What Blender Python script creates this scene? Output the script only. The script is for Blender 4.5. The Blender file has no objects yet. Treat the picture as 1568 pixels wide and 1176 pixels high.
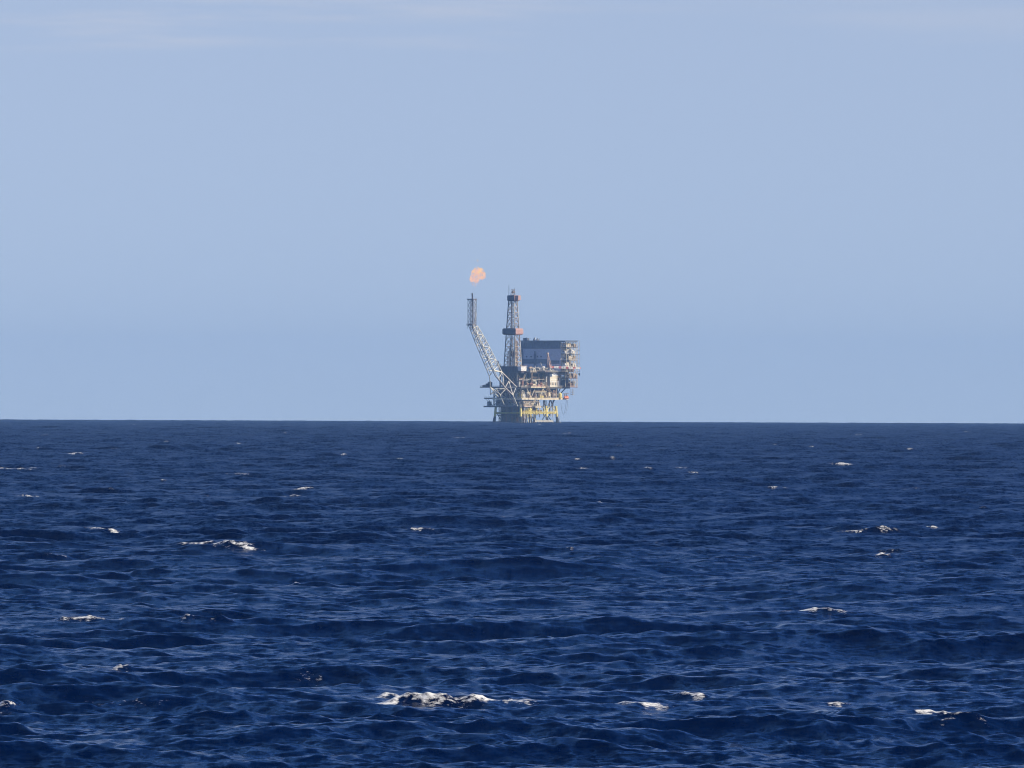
import bpy, math, random
import numpy as np

S = bpy.context.scene
COL = S.collection
R = math.radians
rnd = random.Random(7)

# ------------------------------------------------------------------ place
EARTH = 6.371e6                 # the sea follows the curve of the Earth
CAM_H = 11.0                    # eye height on the ship's deck
FPX = 13300.0                   # long lens: focal length in pixels of a 1568 px wide frame
DIST = 8000.0                   # to the platform
PITCH = 0.00252
ROLL = R(0.22)
SUN_AZ, SUN_EL = 104.0, 33.0    # clockwise from the view direction

# ------------------------------------------------------------------ helpers
def tag(o, label=None, cat=None, group=None, kind=None):
    if label: o['label'] = label
    if cat: o['category'] = cat
    if group: o['group'] = group
    if kind: o['kind'] = kind
    return o

def empty(name, loc=(0, 0, 0), rz=0.0):
    o = bpy.data.objects.new(name, None)
    o.location = loc
    o.rotation_euler = (0, 0, rz)
    COL.objects.link(o)
    return o

class MB:
    """collects boxes, bars, tubes and vessels; build() links them as one mesh"""
    def __init__(self):
        self.v = []; self.f = []; self.m = []
        self.mi = 0
    def add(self, vs, fs):
        b = len(self.v)
        self.v += [tuple(p) for p in vs]
        self.f += [tuple(i + b for i in q) for q in fs]
        self.m += [self.mi] * len(fs)
        return self
    def box(self, a, b):
        x0, x1 = sorted((a[0], b[0])); y0, y1 = sorted((a[1], b[1])); z0, z1 = sorted((a[2], b[2]))
        return self.add([(x0, y0, z0), (x1, y0, z0), (x1, y1, z0), (x0, y1, z0),
                         (x0, y0, z1), (x1, y0, z1), (x1, y1, z1), (x0, y1, z1)],
                        [(0, 3, 2, 1), (4, 5, 6, 7), (0, 1, 5, 4), (1, 2, 6, 5), (2, 3, 7, 6), (3, 0, 4, 7)])
    def tube(self, a, b, r0, r1=None, n=6, dome=False):
        r1 = r0 if r1 is None else r1
        a = np.array(a, float); b = np.array(b, float)
        d = b - a; L = np.linalg.norm(d)
        if L < 1e-6: return self
        d /= L
        up = np.array([0, 0, 1.0]) if abs(d[2]) < .9 else np.array([1.0, 0, 0])
        s = np.cross(d, up); s /= np.linalg.norm(s); t = np.cross(s, d)
        rings = [(a, r0), (b, r1)]
        if dome:
            rings = [(a - d * r0 * .5, r0 * .35), (a - d * r0 * .3, r0 * .75), (a, r0), (b, r1),
                     (b + d * r1 * .3, r1 * .75), (b + d * r1 * .5, r1 * .35)]
        vs = []
        for c, r in rings:
            for k in range(n):
                q = 2 * math.pi * (k + .5) / n
                vs.append(c + s * (r * math.cos(q)) + t * (r * math.sin(q)))
        fs = []
        for j in range(len(rings) - 1):
            for k in range(n):
                k2 = (k + 1) % n
                fs.append((j * n + k, j * n + k2, (j + 1) * n + k2, (j + 1) * n + k))
        fs.append(tuple(reversed(range(n))))
        fs.append(tuple(range((len(rings) - 1) * n, len(rings) * n)))
        return self.add(vs, fs)
    def bar(self, a, b, w):
        return self.tube(a, b, w * .7071, n=4)
    def path(self, pts, r, n=6):
        for p, q in zip(pts, pts[1:]): self.tube(p, q, r, n=n)
        return self
    def build(self, name, mats, parent=None, label=None):
        me = bpy.data.meshes.new(name)
        me.from_pydata(self.v, [], self.f)
        me.polygons.foreach_set('use_smooth', [False] * len(self.f))
        for m in (mats if isinstance(mats, (list, tuple)) else [mats]): me.materials.append(m)
        me.polygons.foreach_set('material_index', self.m)
        o = bpy.data.objects.new(name, me)
        COL.objects.link(o)
        if parent is not None: o.parent = parent
        if label: o['label'] = label
        return o

# ------------------------------------------------------------------ materials
def nodes(name):
    m = bpy.data.materials.new(name); m.use_nodes = True
    nt = m.node_tree
    return m, nt, nt.nodes, nt.links

def paint(name, col, rough=.55, wear=.35, rust=(.16, .07, .035), metal=0.0, scale=.35, streak=True):
    """weathered paint: streaky dirt and rust patches over a base colour"""
    m, nt, N, L = nodes(name)
    p = N['Principled BSDF']
    tc = N.new('ShaderNodeTexCoord')
    mp = N.new('ShaderNodeMapping'); mp.inputs['Scale'].default_value = (scale, scale, scale * (.25 if streak else 1))
    L.new(tc.outputs['Object'], mp.inputs['Vector'])
    n1 = N.new('ShaderNodeTexNoise'); n1.inputs['Scale'].default_value = 1.0; n1.inputs['Detail'].default_value = 8
    n1.inputs['Roughness'].default_value = .65
    L.new(mp.outputs['Vector'], n1.inputs['Vector'])
    r1 = N.new('ShaderNodeValToRGB')
    r1.color_ramp.elements[0].position = .60 - wear * .25; r1.color_ramp.elements[0].color = (0, 0, 0, 1)
    r1.color_ramp.elements[1].position = .72; r1.color_ramp.elements[1].color = (.85, .85, .85, 1)
    L.new(n1.outputs['Fac'], r1.inputs['Fac'])
    mx = N.new('ShaderNodeMix'); mx.data_type = 'RGBA'
    mx.inputs['A'].default_value = (*col, 1); mx.inputs['B'].default_value = (*rust, 1)
    L.new(r1.outputs['Color'], mx.inputs['Factor'])
    n2 = N.new('ShaderNodeTexNoise'); n2.inputs['Scale'].default_value = .8; n2.inputs['Detail'].default_value = 4
    L.new(tc.outputs['Object'], n2.inputs['Vector'])
    hs = N.new('ShaderNodeHueSaturation')
    mr = N.new('ShaderNodeMapRange'); mr.inputs['To Min'].default_value = .72; mr.inputs['To Max'].default_value = 1.22
    L.new(n2.outputs['Fac'], mr.inputs['Value']); L.new(mr.outputs['Result'], hs.inputs['Value'])
    L.new(mx.outputs['Result'], hs.inputs['Color'])
    L.new(hs.outputs['Color'], p.inputs['Base Color'])
    p.inputs['Roughness'].default_value = rough
    p.inputs['Metallic'].default_value = metal
    return m

M = dict(
    ivory=paint('ivory_paint', (.70, .64, .50), wear=.2),
    yellow=paint('yellow_paint', (.84, .70, .19), wear=.05),
    splash=paint('marine_growth', (.055, .065, .06), rough=.8),
    cream=paint('cream_paint', (.70, .60, .40), wear=.3),
    pinkish=paint('faded_pink_paint', (.60, .44, .34), wear=.3),
    white=paint('white_paint', (.80, .78, .72), wear=.02),
    pale=paint('galvanised_steel', (.52, .50, .42), wear=.25),
    boom=paint('pale_boom_paint', (.82, .77, .62), wear=.05),
    boomdark=paint('sooty_boom_steel', (.16, .14, .13), wear=.4),
    steel=paint('dark_steel', (.060, .060, .062), wear=.3),
    dsteel=paint('weathered_deck_steel', (.11, .10, .085), wear=.4),
    navy=paint('navy_cladding', (.045, .052, .08), wear=.2),
    clad=paint('grey_cladding', (.70, .68, .70), wear=-.1, streak=True),
    cladd=paint('dark_grey_cladding', (.18, .20, .24), wear=.05),
    rust=paint('rusty_steel', (.22, .10, .055), wear=.5),
    red=paint('red_paint', (.55, .10, .07), wear=.15),
    redband=paint('faded_red_paint', (.46, .27, .22), wear=.3, rust=(.5, .42, .36)),
    orange=paint('orange_plastic', (.80, .22, .06), rough=.35, wear=-.1),
    green=paint('green_paint', (.06, .12, .085), wear=.25),
    pipe=paint('brown_pipe_coating', (.14, .10, .075), wear=.5),
    grey=paint('mid_grey_paint', (.25, .25, .25), wear=.25),
    tan=paint('tan_paint', (.42, .31, .20), wear=.35),
    glass=paint('dark_window_glass', (.02, .022, .025), rough=.1, wear=-.2),
)

# ------------------------------------------------------------------ sea
def sea_waves():
    rng = np.random.default_rng(11)
    W = []
    octs = [(0.4, 26, 0.010), (0.8, 26, 0.012), (1.6, 26, 0.012), (3.2, 26, 0.0105), (6.4, 24, 0.0065), (12.8, 20, 0.0042), (25, 12, .0017)]
    for l0, n, mss in octs:
        for _ in range(n):
            lam = l0 * 2 ** rng.uniform(0, 1)
            spread = .76 if lam < 3 else (0.56 if lam < 9 else 0.40)
            th = rng.normal(0.12, spread) - math.pi / 2       # towards the ship, a little askew
            k = 2 * math.pi / lam
            ak = math.sqrt(2 * mss / n)
            W.append((k, k * math.cos(th), k * math.sin(th), ak / k, rng.uniform(0, 2 * math.pi), lam))
    return sorted(W, key=lambda w: -w[5])
WAVES = sea_waves()

def smooth_noise(x, y, seed, scale):
    """cheap band-limited field, about -1..1"""
    rng = np.random.default_rng(seed)
    s = np.zeros_like(x)
    for _ in range(9):
        th = rng.uniform(0, 2 * math.pi); k = 2 * math.pi / (scale * rng.uniform(.6, 1.8))
        s += np.cos(k * (x * math.cos(th) * .55 + y * math.sin(th)) + rng.uniform(0, 6.28))
    return s / 3.2

def field(x, y, dr):
    """height, horizontal shift and fold of the sea at still-water x, y; dr = grid step"""
    z = np.zeros_like(x); dx = np.zeros_like(x); dy = np.zeros_like(x)
    jx = np.zeros_like(x); jy = np.zeros_like(x); jc = np.zeros_like(x)
    gust = 1.0 + .28 * smooth_noise(x, y, 5, 160.0) + .14 * smooth_noise(x, y, 6, 45.0)
    gust = np.clip(gust, .35, 1.7)
    for k, kx, ky, a, ph, lam in WAVES:
        fade = min(1.0, max(0.0, (lam / dr - 1.9) / 1.8))
        if fade <= 0: continue
        t = kx * x + ky * y + ph
        c, s = np.cos(t), np.sin(t)
        A = a * fade * (gust if lam < 9 else 1.0)
        z += A * c
        q = .95
        ux, uy = kx / k, ky / k
        dx -= q * A * ux * s; dy -= q * A * uy * s
        g = q * A * k * c
        jx -= g * ux * ux; jy -= g * uy * uy; jc -= g * ux * uy
    J = (1 + jx) * (1 + jy) - jc * jc
    return z, dx, dy, J

# breaking crests: (picture x, y, crest length px, foam strength, hump height m) turned into sea positions
CAPS = [(632,1064,104,1.0,.34),(600,1063,44,.9,.26),(660,1067,50,.9,.26),(735,1071,56,.75,.16),(800,1067,50,.7,.16),(700,1073,50,.55,.16),(764,1069,104,.9,.20),(992,1072,66,1.0,.22),(1072,1055,40,.8,.30),
 (1276,1065,46,.8,.22),(1436,1077,54,1.0,.26),(1490,1084,60,.45,.12),(1252,931,86,.95,.26),(306,830,60,.75,.34),(345,832,60,.85,.22),(380,840,44,.9,.18),
 (460,748,34,.9,.24),(446,758,30,.8,.16),(645,806,34,1.0,.26),(1354,841,18,1.0,.40),(1385,836,60,.35,.30),(1308,804,42,.7,.2),(1362,799,26,.9,.28),
 (1430,800,34,.8,.24),(150,946,100,.75,.26),(287,949,20,.6,.16),(10,1082,34,.8,.3),(190,1018,22,.9,.28),(172,814,52,.95,.28),
 (20,722,50,.9,.26),(50,763,38,.8,.22),(116,698,20,1.0,.26),(52,722,10,.8,.2),(450,886,14,.7,.2),(368,728,36,.6,.22),
 (1190,740,26,.8,.22),(1292,705,38,.9,.22),(1042,713,18,.8,.2),(992,715,14,.8,.2),(1064,720,14,.8,.2),(922,768,8,.9,.2),
 (892,714,26,.7,.2),(1400,744,30,.5,.2),(704,670,18,.8,.2),(866,662,20,.9,.2),(527,697,10,.9,.2),(612,702,10,.9,.2),
 (1012,828,22,.5,.2),(205,654,14,.7,.2),(435,664,10,.7,.2),(256,679,12,.8,.2),(366,680,10,.9,.24),(70,671,10,.6,.2),
 (1314,661,12,.8,.2),(1243,679,8,.8,.2),(1396,682,14,.7,.2),(1100,659,10,.7,.2),(1138,660,8,.7,.2),(884,701,10,.8,.2),
 (938,700,8,.8,.2),(1185,676,12,.7,.2),(950,680,10,.6,.2),(60,690,9,.7,.2),(176,690,9,.6,.2),(94,718,9,.7,.2),
 (248,738,12,.6,.2),(320,762,10,.5,.2),(172,752,8,.5,.2),(770,790,12,.4,.18),(480,1035,30,.35,.2),(345,951,30,.4,.15),
 (210,1075,110,.3,.16),(98,856,26,.4,.2),(880,838,18,.35,.2),(1500,770,18,.4,.2),(630,682,16,.5,.2),(560,720,12,.4,.2),(1480,655,10,.6,.2),(826,649.6,9,.8,.25),(764,649,6,.7,.25),(800,649.4,5,.7,.25),(848,649.6,5,.6,.25)]

def px_dir(x, y):
    a = (x - 784) / FPX; b = (588 - y) / FPX
    c, s = math.cos(ROLL), math.sin(ROLL)
    return c * a + s * b, -s * a + c * b + PITCH           # tangents: right, up

def row_step(r):
    if r < 212: return max(.8, min(r * .12, (213 - r) * .25))
    if r < 1500: return .0006 * r
    return .9 + .9 * ((r - 1500) / 1500) * .55

def build_sea():
    r = [2.0]
    while r[-1] < 15600: r.append(r[-1] + row_step(r[-1]))
    r = np.array(r, np.float64)
    fine = np.arange(-R(4.2), R(4.2), .00020)
    out = [R(4.2)]; st = .0003
    while out[-1] < math.pi - .12:
        out.append(out[-1] + st); st = min(st * 1.19, .12)
    out = np.array(out)
    th = np.concatenate([-out[::-1], fine[1:], out])
    nr, nt = len(r), len(th)
    X = (r[:, None] * np.sin(th)[None, :]); Y = (r[:, None] * np.cos(th)[None, :])
    Z = np.zeros_like(X); DX = np.zeros_like(X); DY = np.zeros_like(X); F = np.zeros_like(X); CH = np.zeros_like(X)
    # rows in blocks; each block keeps only the waves its grid can carry
    i = 0
    while i < nr:
        j = min(nr, i + 120)
        dr = max(row_step(r[i]), r[i] * .0002)
        if r[i] < 208: dr = max(dr, 12.0)
        z, dx, dy, J = field(X[i:j], Y[i:j], dr)
        # slopes too short for the grid here go into the roughness instead
        CH[i:j] = .5 * sum((w_[0] * w_[3]) ** 2 * (1 - min(1.0, max(0.0, (w_[5] / dr - 1.9) / 1.8)) ** 2) for w_ in WAVES)
        Z[i:j] = z; DX[i:j] = dx; DY[i:j] = dy
        F[i:j] = np.clip((.20 - J) * 1.6, 0, .75)
        i = j
    # breaking crests at their places on the sea
    rng = np.random.default_rng(3)
    for cx, cy, wpx, stren, A in CAPS:
        tx, tz = px_dir(cx, cy)
        az = math.atan(tx)
        disc = tz * tz - 2 * (CAM_H) / EARTH
        if tz < 0 and disc > 0:
            r0 = (-tz - math.sqrt(disc)) * EARTH
        else:
            r0 = 9500.0
        r0 = min(r0, 10500.0)
        thick = .5 + .5 * A / .24; A *= .75
        c = int(np.searchsorted(th, az))
        lo, hi = np.searchsorted(r, [r0 * .86, r0 * 1.16])
        col = Z[lo:hi, c] + .8 * A
        ang = (col - CAM_H) / r[lo:hi] - r[lo:hi] / (2 * EARTH)
        vis = np.maximum.accumulate(ang)
        crest = np.zeros(len(col), bool)
        crest[1:-1] = (col[1:-1] >= col[:-2]) & (col[1:-1] >= col[2:]) & (ang[1:-1] >= vis[1:-1] - 1e-7)
        cost = np.abs(ang - tz) * FPX + np.where(crest, 0, 9) + np.where(ang >= vis - 2e-6, 0, 25)
        i0 = lo + int(np.argmin(cost))
        rc = r[i0]
        w = max(wpx / FPX * rc * .66, .35)               # half length of the crest, metres
        yc0 = rc * math.cos(az); xc = rc * math.sin(az)
        ext = 1.6 * w
        cs = np.searchsorted(th, [az - ext / rc, az + ext / rc])
        rs = np.searchsorted(r, [rc - 5, rc + 7])
        sl = (slice(max(rs[0], 0), rs[1]), slice(max(cs[0], 1), min(cs[1], nt - 1)))
        xx = X[sl] - xc
        # a crest line that wanders
        wob = .22 * np.sin(xx / w * 2.3 + rng.uniform(0, 6)) + .12 * np.sin(xx / w * 5.1 + rng.uniform(0, 6)) + rng.uniform(-.07, .07) * xx / w
        yy = Y[sl] - (yc0 + wob * min(w, 2.0))
        rag = .5 * np.sin(xx * 3.7 + rng.uniform(0, 6)) + .35 * np.sin(xx * 8.3 + rng.uniform(0, 6)) + .3 * np.sin(xx * 15.0 + rng.uniform(0, 6))
        prof = np.exp(-(np.abs(xx - .25 * w * rng.uniform(-1, 1)) / w) ** 2.2 * 1.2) * (.62 + .38 * np.sin(xx / w * 3.3 + rng.uniform(0, 6)))
        # gentle back (away from the ship), steep face towards it
        A = min(A, .28 * w + .06)
        sc = max(.55, row_step(rc) * .9)
        ridge = np.where(yy > 0, np.exp(-(yy / (2.2 * sc)) ** 2), np.exp(-(yy / (.9 * sc)) ** 2))
        lump = 1 + .30 * rag
        Z[sl] += A * prof * ridge * lump
        DY[sl] -= .5 * A * prof * np.exp(-(yy / (.8 * sc)) ** 2)
        depth = max(.40, row_step(rc) * .9) * (0.8 + .55 * rag + .4 * np.sin(xx / w * 4 + rng.uniform(0, 6)))
        depth = np.maximum(depth * thick, .12)
        fm = np.where(yy > 0, np.exp(-(yy / (1.0 * depth)) ** 2), np.exp(-(yy / (2.0 * depth)) ** 2))
        F[sl] = np.maximum(F[sl], stren * 1.15 * np.exp(-(np.abs(xx) / w) ** 3) * fm)
    # the Earth's curve
    X2 = X + DX; Y2 = Y + DY
    Zc = Z - (r[:, None] ** 2) / (2 * EARTH)
    co = np.empty((nr * nt, 3), np.float32)
    co[:, 0] = X2.ravel(); co[:, 1] = Y2.ravel(); co[:, 2] = Zc.ravel()
    a = np.arange(nr - 1)[:, None] * nt + np.arange(nt - 1)[None, :]
    q = np.stack([a, a + 1, a + 1 + nt, a + nt], -1)[:, :, ::-1].reshape(-1, 4)
    # close the ring behind the ship
    e = np.arange(nr - 1) * nt
    q2 = np.stack([e + nt - 1, e, e + nt, e + nt + nt - 1], -1)[:, ::-1]
    faces = np.concatenate([q, q2]).astype(np.int32)
    # and the little disc below the ship
    nv = nr * nt
    me = bpy.data.meshes.new('sea')
    nf = len(faces)
    loops = np.concatenate([faces.ravel(), np.arange(nt - 1, -1, -1, dtype=np.int32)])
    me.vertices.add(nv); me.vertices.foreach_set('co', co.ravel())
    me.loops.add(len(loops)); me.loops.foreach_set('vertex_index', loops.astype(np.int32))
    me.polygons.add(nf + 1)
    me.polygons.foreach_set('loop_start', np.concatenate([np.arange(nf) * 4, [nf * 4]]).astype(np.int32))
    at = me.attributes.new('foam', 'FLOAT', 'POINT')
    at.data.foreach_set('value', F.ravel().astype(np.float32))
    at = me.attributes.new('chop', 'FLOAT', 'POINT')
    at.data.foreach_set('value', np.sqrt(CH).ravel().astype(np.float32))
    me.update(calc_edges=True)
    me.polygons.foreach_set('use_smooth', np.ones(nf + 1, bool))
    o = bpy.data.objects.new('sea', me)
    COL.objects.link(o)
    tag(o, 'dark blue choppy open sea with scattered small whitecaps', 'sea', kind='structure')
    # water
    m, nt_, N, L = nodes('sea_water')
    N.remove(N['Principled BSDF'])
    w = N.new('ShaderNodeBsdfPrincipled')
    w.inputs['Base Color'].default_value = (.0001, .0046, .0275, 1)
    w.inputs['Roughness'].default_value = .14
    w.inputs['IOR'].default_value = 1.333
    w.inputs['Specular Tint'].default_value = (.5, .78, 1.0, 1)
    ca = N.new('ShaderNodeAttribute'); ca.attribute_name = 'chop'
    cm = N.new('ShaderNodeMapRange'); cm.inputs['From Max'].default_value = .20; cm.inputs['To Min'].default_value = .04; cm.inputs['To Max'].default_value = .40
    L.new(ca.outputs['Fac'], cm.inputs['Value']); L.new(cm.outputs[0], w.inputs['Roughness'])
    geo = N.new('ShaderNodeNewGeometry')
    mp = N.new('ShaderNodeMapping'); mp.inputs['Scale'].default_value = (1.0, 1.0, 1.0)
    L.new(geo.outputs['Position'], mp.inputs['Vector'])
    # capillary ripples as a slope field
    n1 = N.new('ShaderNodeTexNoise'); n1.inputs['Scale'].default_value = 2.6; n1.inputs['Detail'].default_value = 5; n1.inputs['Roughness'].default_value = .6
    mpA = N.new('ShaderNodeMapping'); mpA.inputs['Scale'].default_value = (.55, 1.0, 1.0); mpA.inputs['Rotation'].default_value = (0, 0, R(8))
    L.new(mp.outputs['Vector'], mpA.inputs['Vector']); L.new(mpA.outputs['Vector'], n1.inputs['Vector'])
    sub = N.new('ShaderNodeVectorMath'); sub.operation = 'SUBTRACT'; sub.inputs[1].default_value = (.5, .5, .5)
    L.new(n1.outputs['Color'], sub.inputs[0])
    mul = N.new('ShaderNodeVectorMath'); mul.operation = 'MULTIPLY'; mul.inputs[1].default_value = (1.25, 1.4, 0)
    L.new(sub.outputs['Vector'], mul.inputs[0])
    # gusts roughen the water in patches
    n3 = N.new('ShaderNodeTexNoise'); n3.inputs['Scale'].default_value = .035; n3.inputs['Detail'].default_value = 4
    mpC = N.new('ShaderNodeMapping'); mpC.inputs['Scale'].default_value = (.5, 1.0, 1.0)
    L.new(geo.outputs['Position'], mpC.inputs['Vector']); L.new(mpC.outputs['Vector'], n3.inputs['Vector'])
    mrg = N.new('ShaderNodeMapRange'); mrg.inputs['From Min'].default_value = .3; mrg.inputs['From Max'].default_value = .7
    mrg.inputs['To Min'].default_value = .35; mrg.inputs['To Max'].default_value = 1.5
    L.new(n3.outputs['Fac'], mrg.inputs['Value'])
    sc = N.new('ShaderNodeVectorMath'); sc.operation = 'SCALE'
    L.new(mul.outputs['Vector'], sc.inputs[0]); L.new(mrg.outputs['Result'], sc.inputs['Scale'])
    prev = sc.outputs['Vector']
    for sx_, sy_, am, rot in ((3.2, 2.2, .40, 4), (1.5, .40, .70, -5), (.6, .09, .80, 3)):
        ms_ = N.new('ShaderNodeMapping'); ms_.inputs['Scale'].default_value = (sx_, sy_, 0); ms_.inputs['Rotation'].default_value = (0, 0, R(rot))
        L.new(geo.outputs['Position'], ms_.inputs['Vector'])
        ns_ = N.new('ShaderNodeTexNoise'); ns_.inputs['Scale'].default_value = 1.0; ns_.inputs['Detail'].default_value = 4; ns_.inputs['Roughness'].default_value = .68
        L.new(ms_.outputs['Vector'], ns_.inputs['Vector'])
        mu_ = N.new('ShaderNodeMath'); mu_.operation = 'MULTIPLY_ADD'; mu_.inputs[1].default_value = am; mu_.inputs[2].default_value = -.5 * am
        L.new(ns_.outputs['Fac'], mu_.inputs[0])
        co_ = N.new('ShaderNodeCombineXYZ'); L.new(mu_.outputs[0], co_.inputs['Y'])
        ad_ = N.new('ShaderNodeVectorMath'); ad_.operation = 'ADD'
        L.new(prev, ad_.inputs[0]); L.new(co_.outputs[0], ad_.inputs[1]); prev = ad_.outputs['Vector']
    add = N.new('ShaderNodeVectorMath'); add.operation = 'ADD'
    L.new(prev, add.inputs[0]); L.new(geo.outputs['Normal'], add.inputs[1])
    nrm = N.new('ShaderNodeVectorMath'); nrm.operation = 'NORMALIZE'
    L.new(add.outputs['Vector'], nrm.inputs[0])
    L.new(nrm.outputs['Vector'], w.inputs['Normal'])
    # foam
    fb = N.new('ShaderNodeBsdfDiffuse'); fb.inputs['Color'].default_value = (.66, .67, .66, 1)
    fa = N.new('ShaderNodeAttribute'); fa.attribute_name = 'foam'
    n2 = N.new('ShaderNodeTexNoise'); n2.inputs['Scale'].default_value = 4.6; n2.inputs['Detail'].default_value = 8; n2.inputs['Roughness'].default_value = .7
    mpB = N.new('ShaderNodeMapping'); mpB.inputs['Scale'].default_value = (.8, 1.0, 1.6)
    L.new(geo.outputs['Position'], mpB.inputs['Vector']); L.new(mpB.outputs['Vector'], n2.inputs['Vector'])
    mr2 = N.new('ShaderNodeMapRange'); mr2.inputs['From Min'].default_value = .28; mr2.inputs['From Max'].default_value = .72
    mr2.inputs['To Min'].default_value = -1.25; mr2.inputs['To Max'].default_value = .34
    L.new(n2.outputs['Fac'], mr2.inputs['Value'])
    ad = N.new('ShaderNodeMath'); ad.operation = 'ADD'
    L.new(fa.outputs['Fac'], ad.inputs[0]); L.new(mr2.outputs['Result'], ad.inputs[1])
    mr3 = N.new('ShaderNodeMapRange'); mr3.inputs['From Min'].default_value = .06; mr3.inputs['From Max'].default_value = .72
    L.new(ad.outputs['Value'], mr3.inputs['Value'])
    gate = N.new('ShaderNodeMath'); gate.operation = 'MULTIPLY'; gate.use_clamp = True
    gt = N.new('ShaderNodeMapRange'); gt.inputs['From Min'].default_value = .04; gt.inputs['From Max'].default_value = .2
    L.new(fa.outputs['Fac'], gt.inputs['Value'])
    L.new(mr3.outputs['Result'], gate.inputs[0]); L.new(gt.outputs['Result'], gate.inputs[1])
    ms = N.new('ShaderNodeMixShader')
    L.new(gate.outputs['Value'], ms.inputs['Fac']); L.new(w.outputs['BSDF'], ms.inputs[1]); L.new(fb.outputs['BSDF'], ms.inputs[2])
    L.new(ms.outputs['Shader'], N['Material Output'].inputs['Surface'])
    me.materials.append(m)
    return o

# ------------------------------------------------------------------ the platform
# local frame: x runs along the face on the left (0 at the corner nearest the ship, negative to the left),
# y along the sunlit face on the right, z up from the water; the whole is turned 30 degrees
S6 = .6015                       # metres per picture pixel at that distance
CA, SA = math.cos(R(30)), math.sin(R(30))
def xl(px, y=0.0):               # local x on a plane of constant y, for a point seen at picture column px
    return ((px - 797) * S6 - SA * y) / CA
def yr(px, x=0.0):               # local y on a plane of constant x
    return ((px - 797) * S6 - CA * x) / SA
def zz(py): return (647.8 - py) * S6

def lattice(mb, A, B, w, n, kind='x'):
    """web members between two chords given as end points"""
    A0, A1 = np.array(A[0]), np.array(A[1]); B0, B1 = np.array(B[0]), np.array(B[1])
    for k in range(n):
        t0, t1 = k / n, (k + 1) / n
        a0, a1 = A0 + (A1 - A0) * t0, A0 + (A1 - A0) * t1
        b0, b1 = B0 + (B1 - B0) * t0, B0 + (B1 - B0) * t1
        mb.bar(a1, b1, w)
        if kind == 'x': mb.bar(a0, b1, w); mb.bar(b0, a1, w)
        elif k % 2: mb.bar(a0, b1, w)
        else: mb.bar(b0, a1, w)

def railing(parent, pts, h=1.15, mat='pale', step=2.2, name='railing'):
    mb = MB()
    for a, b in zip(pts, pts[1:]):
        a = np.array(a, float); b = np.array(b, float)
        n = max(1, int(np.linalg.norm(b - a) / step))
        for k in range(n + 1):
            p = a + (b - a) * k / n
            mb.bar(p, p + [0, 0, h], .10)
        for q in (h, h * .55): mb.bar(a + [0, 0, q], b + [0, 0, q], .09)
        mb.box(np.minimum(a, b) - [.03, .03, 0], np.maximum(a, b) + [.03, .03, .18])
    return mb.build(name, M[mat], parent)

def deck(root, name, x0, x1, y0, y1, z, th, edge, plate='dsteel', rail='pale', label=None):
    """plate girders round the edge, beams below and a plate on top"""
    mb = MB()
    mb.mi = 0
    mb.box((x0 + .35, y0 + .35, z - .12), (x1 - .35, y1 - .35, z))
    nb = max(2, int((y1 - y0) / 3.6))
    for k in range(1, nb):
        y = y0 + (y1 - y0) * k / nb
        mb.box((x0 + .36, y - .12, z - th * .8), (x1 - .36, y + .12, z - .13))
    nb = max(2, int((x1 - x0) / 5))
    for k in range(1, nb):
        x = x0 + (x1 - x0) * k / nb
        mb.box((x - .1, y0 + .37, z - th * .6), (x + .1, y1 - .37, z - .14))
    mb.mi = 1
    for (a, b) in (((x0, y0, z - th), (x1, y0 + .3, z + .1)), ((x0, y1 - .3, z - th), (x1, y1, z + .1)),
                   ((x0, y0 + .3, z - th), (x0 + .3, y1 - .3, z + .1)), ((x1 - .3, y0 + .3, z - th), (x1, y1 - .3, z + .1))):
        mb.box(a, b)
    # stiffeners on the long sides
    mb.mi = 1
    n = max(2, int((y1 - y0) / 2.4))
    for k in range(1, n):
        y = y0 + (y1 - y0) * k / n
        mb.box((x1 + .002, y - .06, z - th + .1), (x1 + .12, y + .06, z))
    o = mb.build(name, [M[plate], M[edge]], root, label)
    if rail:
        railing(o, [(x0 + .15, y0 + .15, z + .1), (x1 - .15, y0 + .15, z + .1), (x1 - .15, y1 - .15, z + .1)], mat=rail)
    return o

def vessel(root, c, L, r, axis, mat, name='process_vessel'):
    mb = MB(); c = np.array(c, float)
    if axis == 'z':
        mb.tube(c + [0, 0, .6], c + [0, 0, .6 + L], r, n=12, dome=True)
        for q in range(4):
            a = q * math.pi / 2 + .4
            mb.bar(c + [r * .8 * math.cos(a), r * .8 * math.sin(a), 0], c + [r * .8 * math.cos(a), r * .8 * math.sin(a), 1.0], .18)
        mb.tube(c + [0, 0, .6 + L], c + [0, 0, 1.6 + L + r * .4], .2, n=6)
        mb.tube(c + [0, 0, L * .6], c + [r + .8, 0, L * .6], .16, n=6)
    else:
        d = np.array([L, 0, 0]) if axis == 'x' else np.array([0, L, 0])
        up = np.array([0, 0, r + .7])
        mb.tube(c + up - d / 2, c + up + d / 2, r, n=12, dome=True)
        for t in (-.3, .3):
            p = c + d * t
            mb.box(p - [r * .7 if axis == 'y' else .2, r * .7 if axis == 'x' else .2, 0], p + [r * .7 if axis == 'y' else .2, r * .7 if axis == 'x' else .2, .9])
        for t in (-.25, .1, .35): mb.tube(c + up + d * t, c + up + d * t + [0, 0, r + .9], .17, n=6)
    return mb.build(name, M[mat], root)

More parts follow.
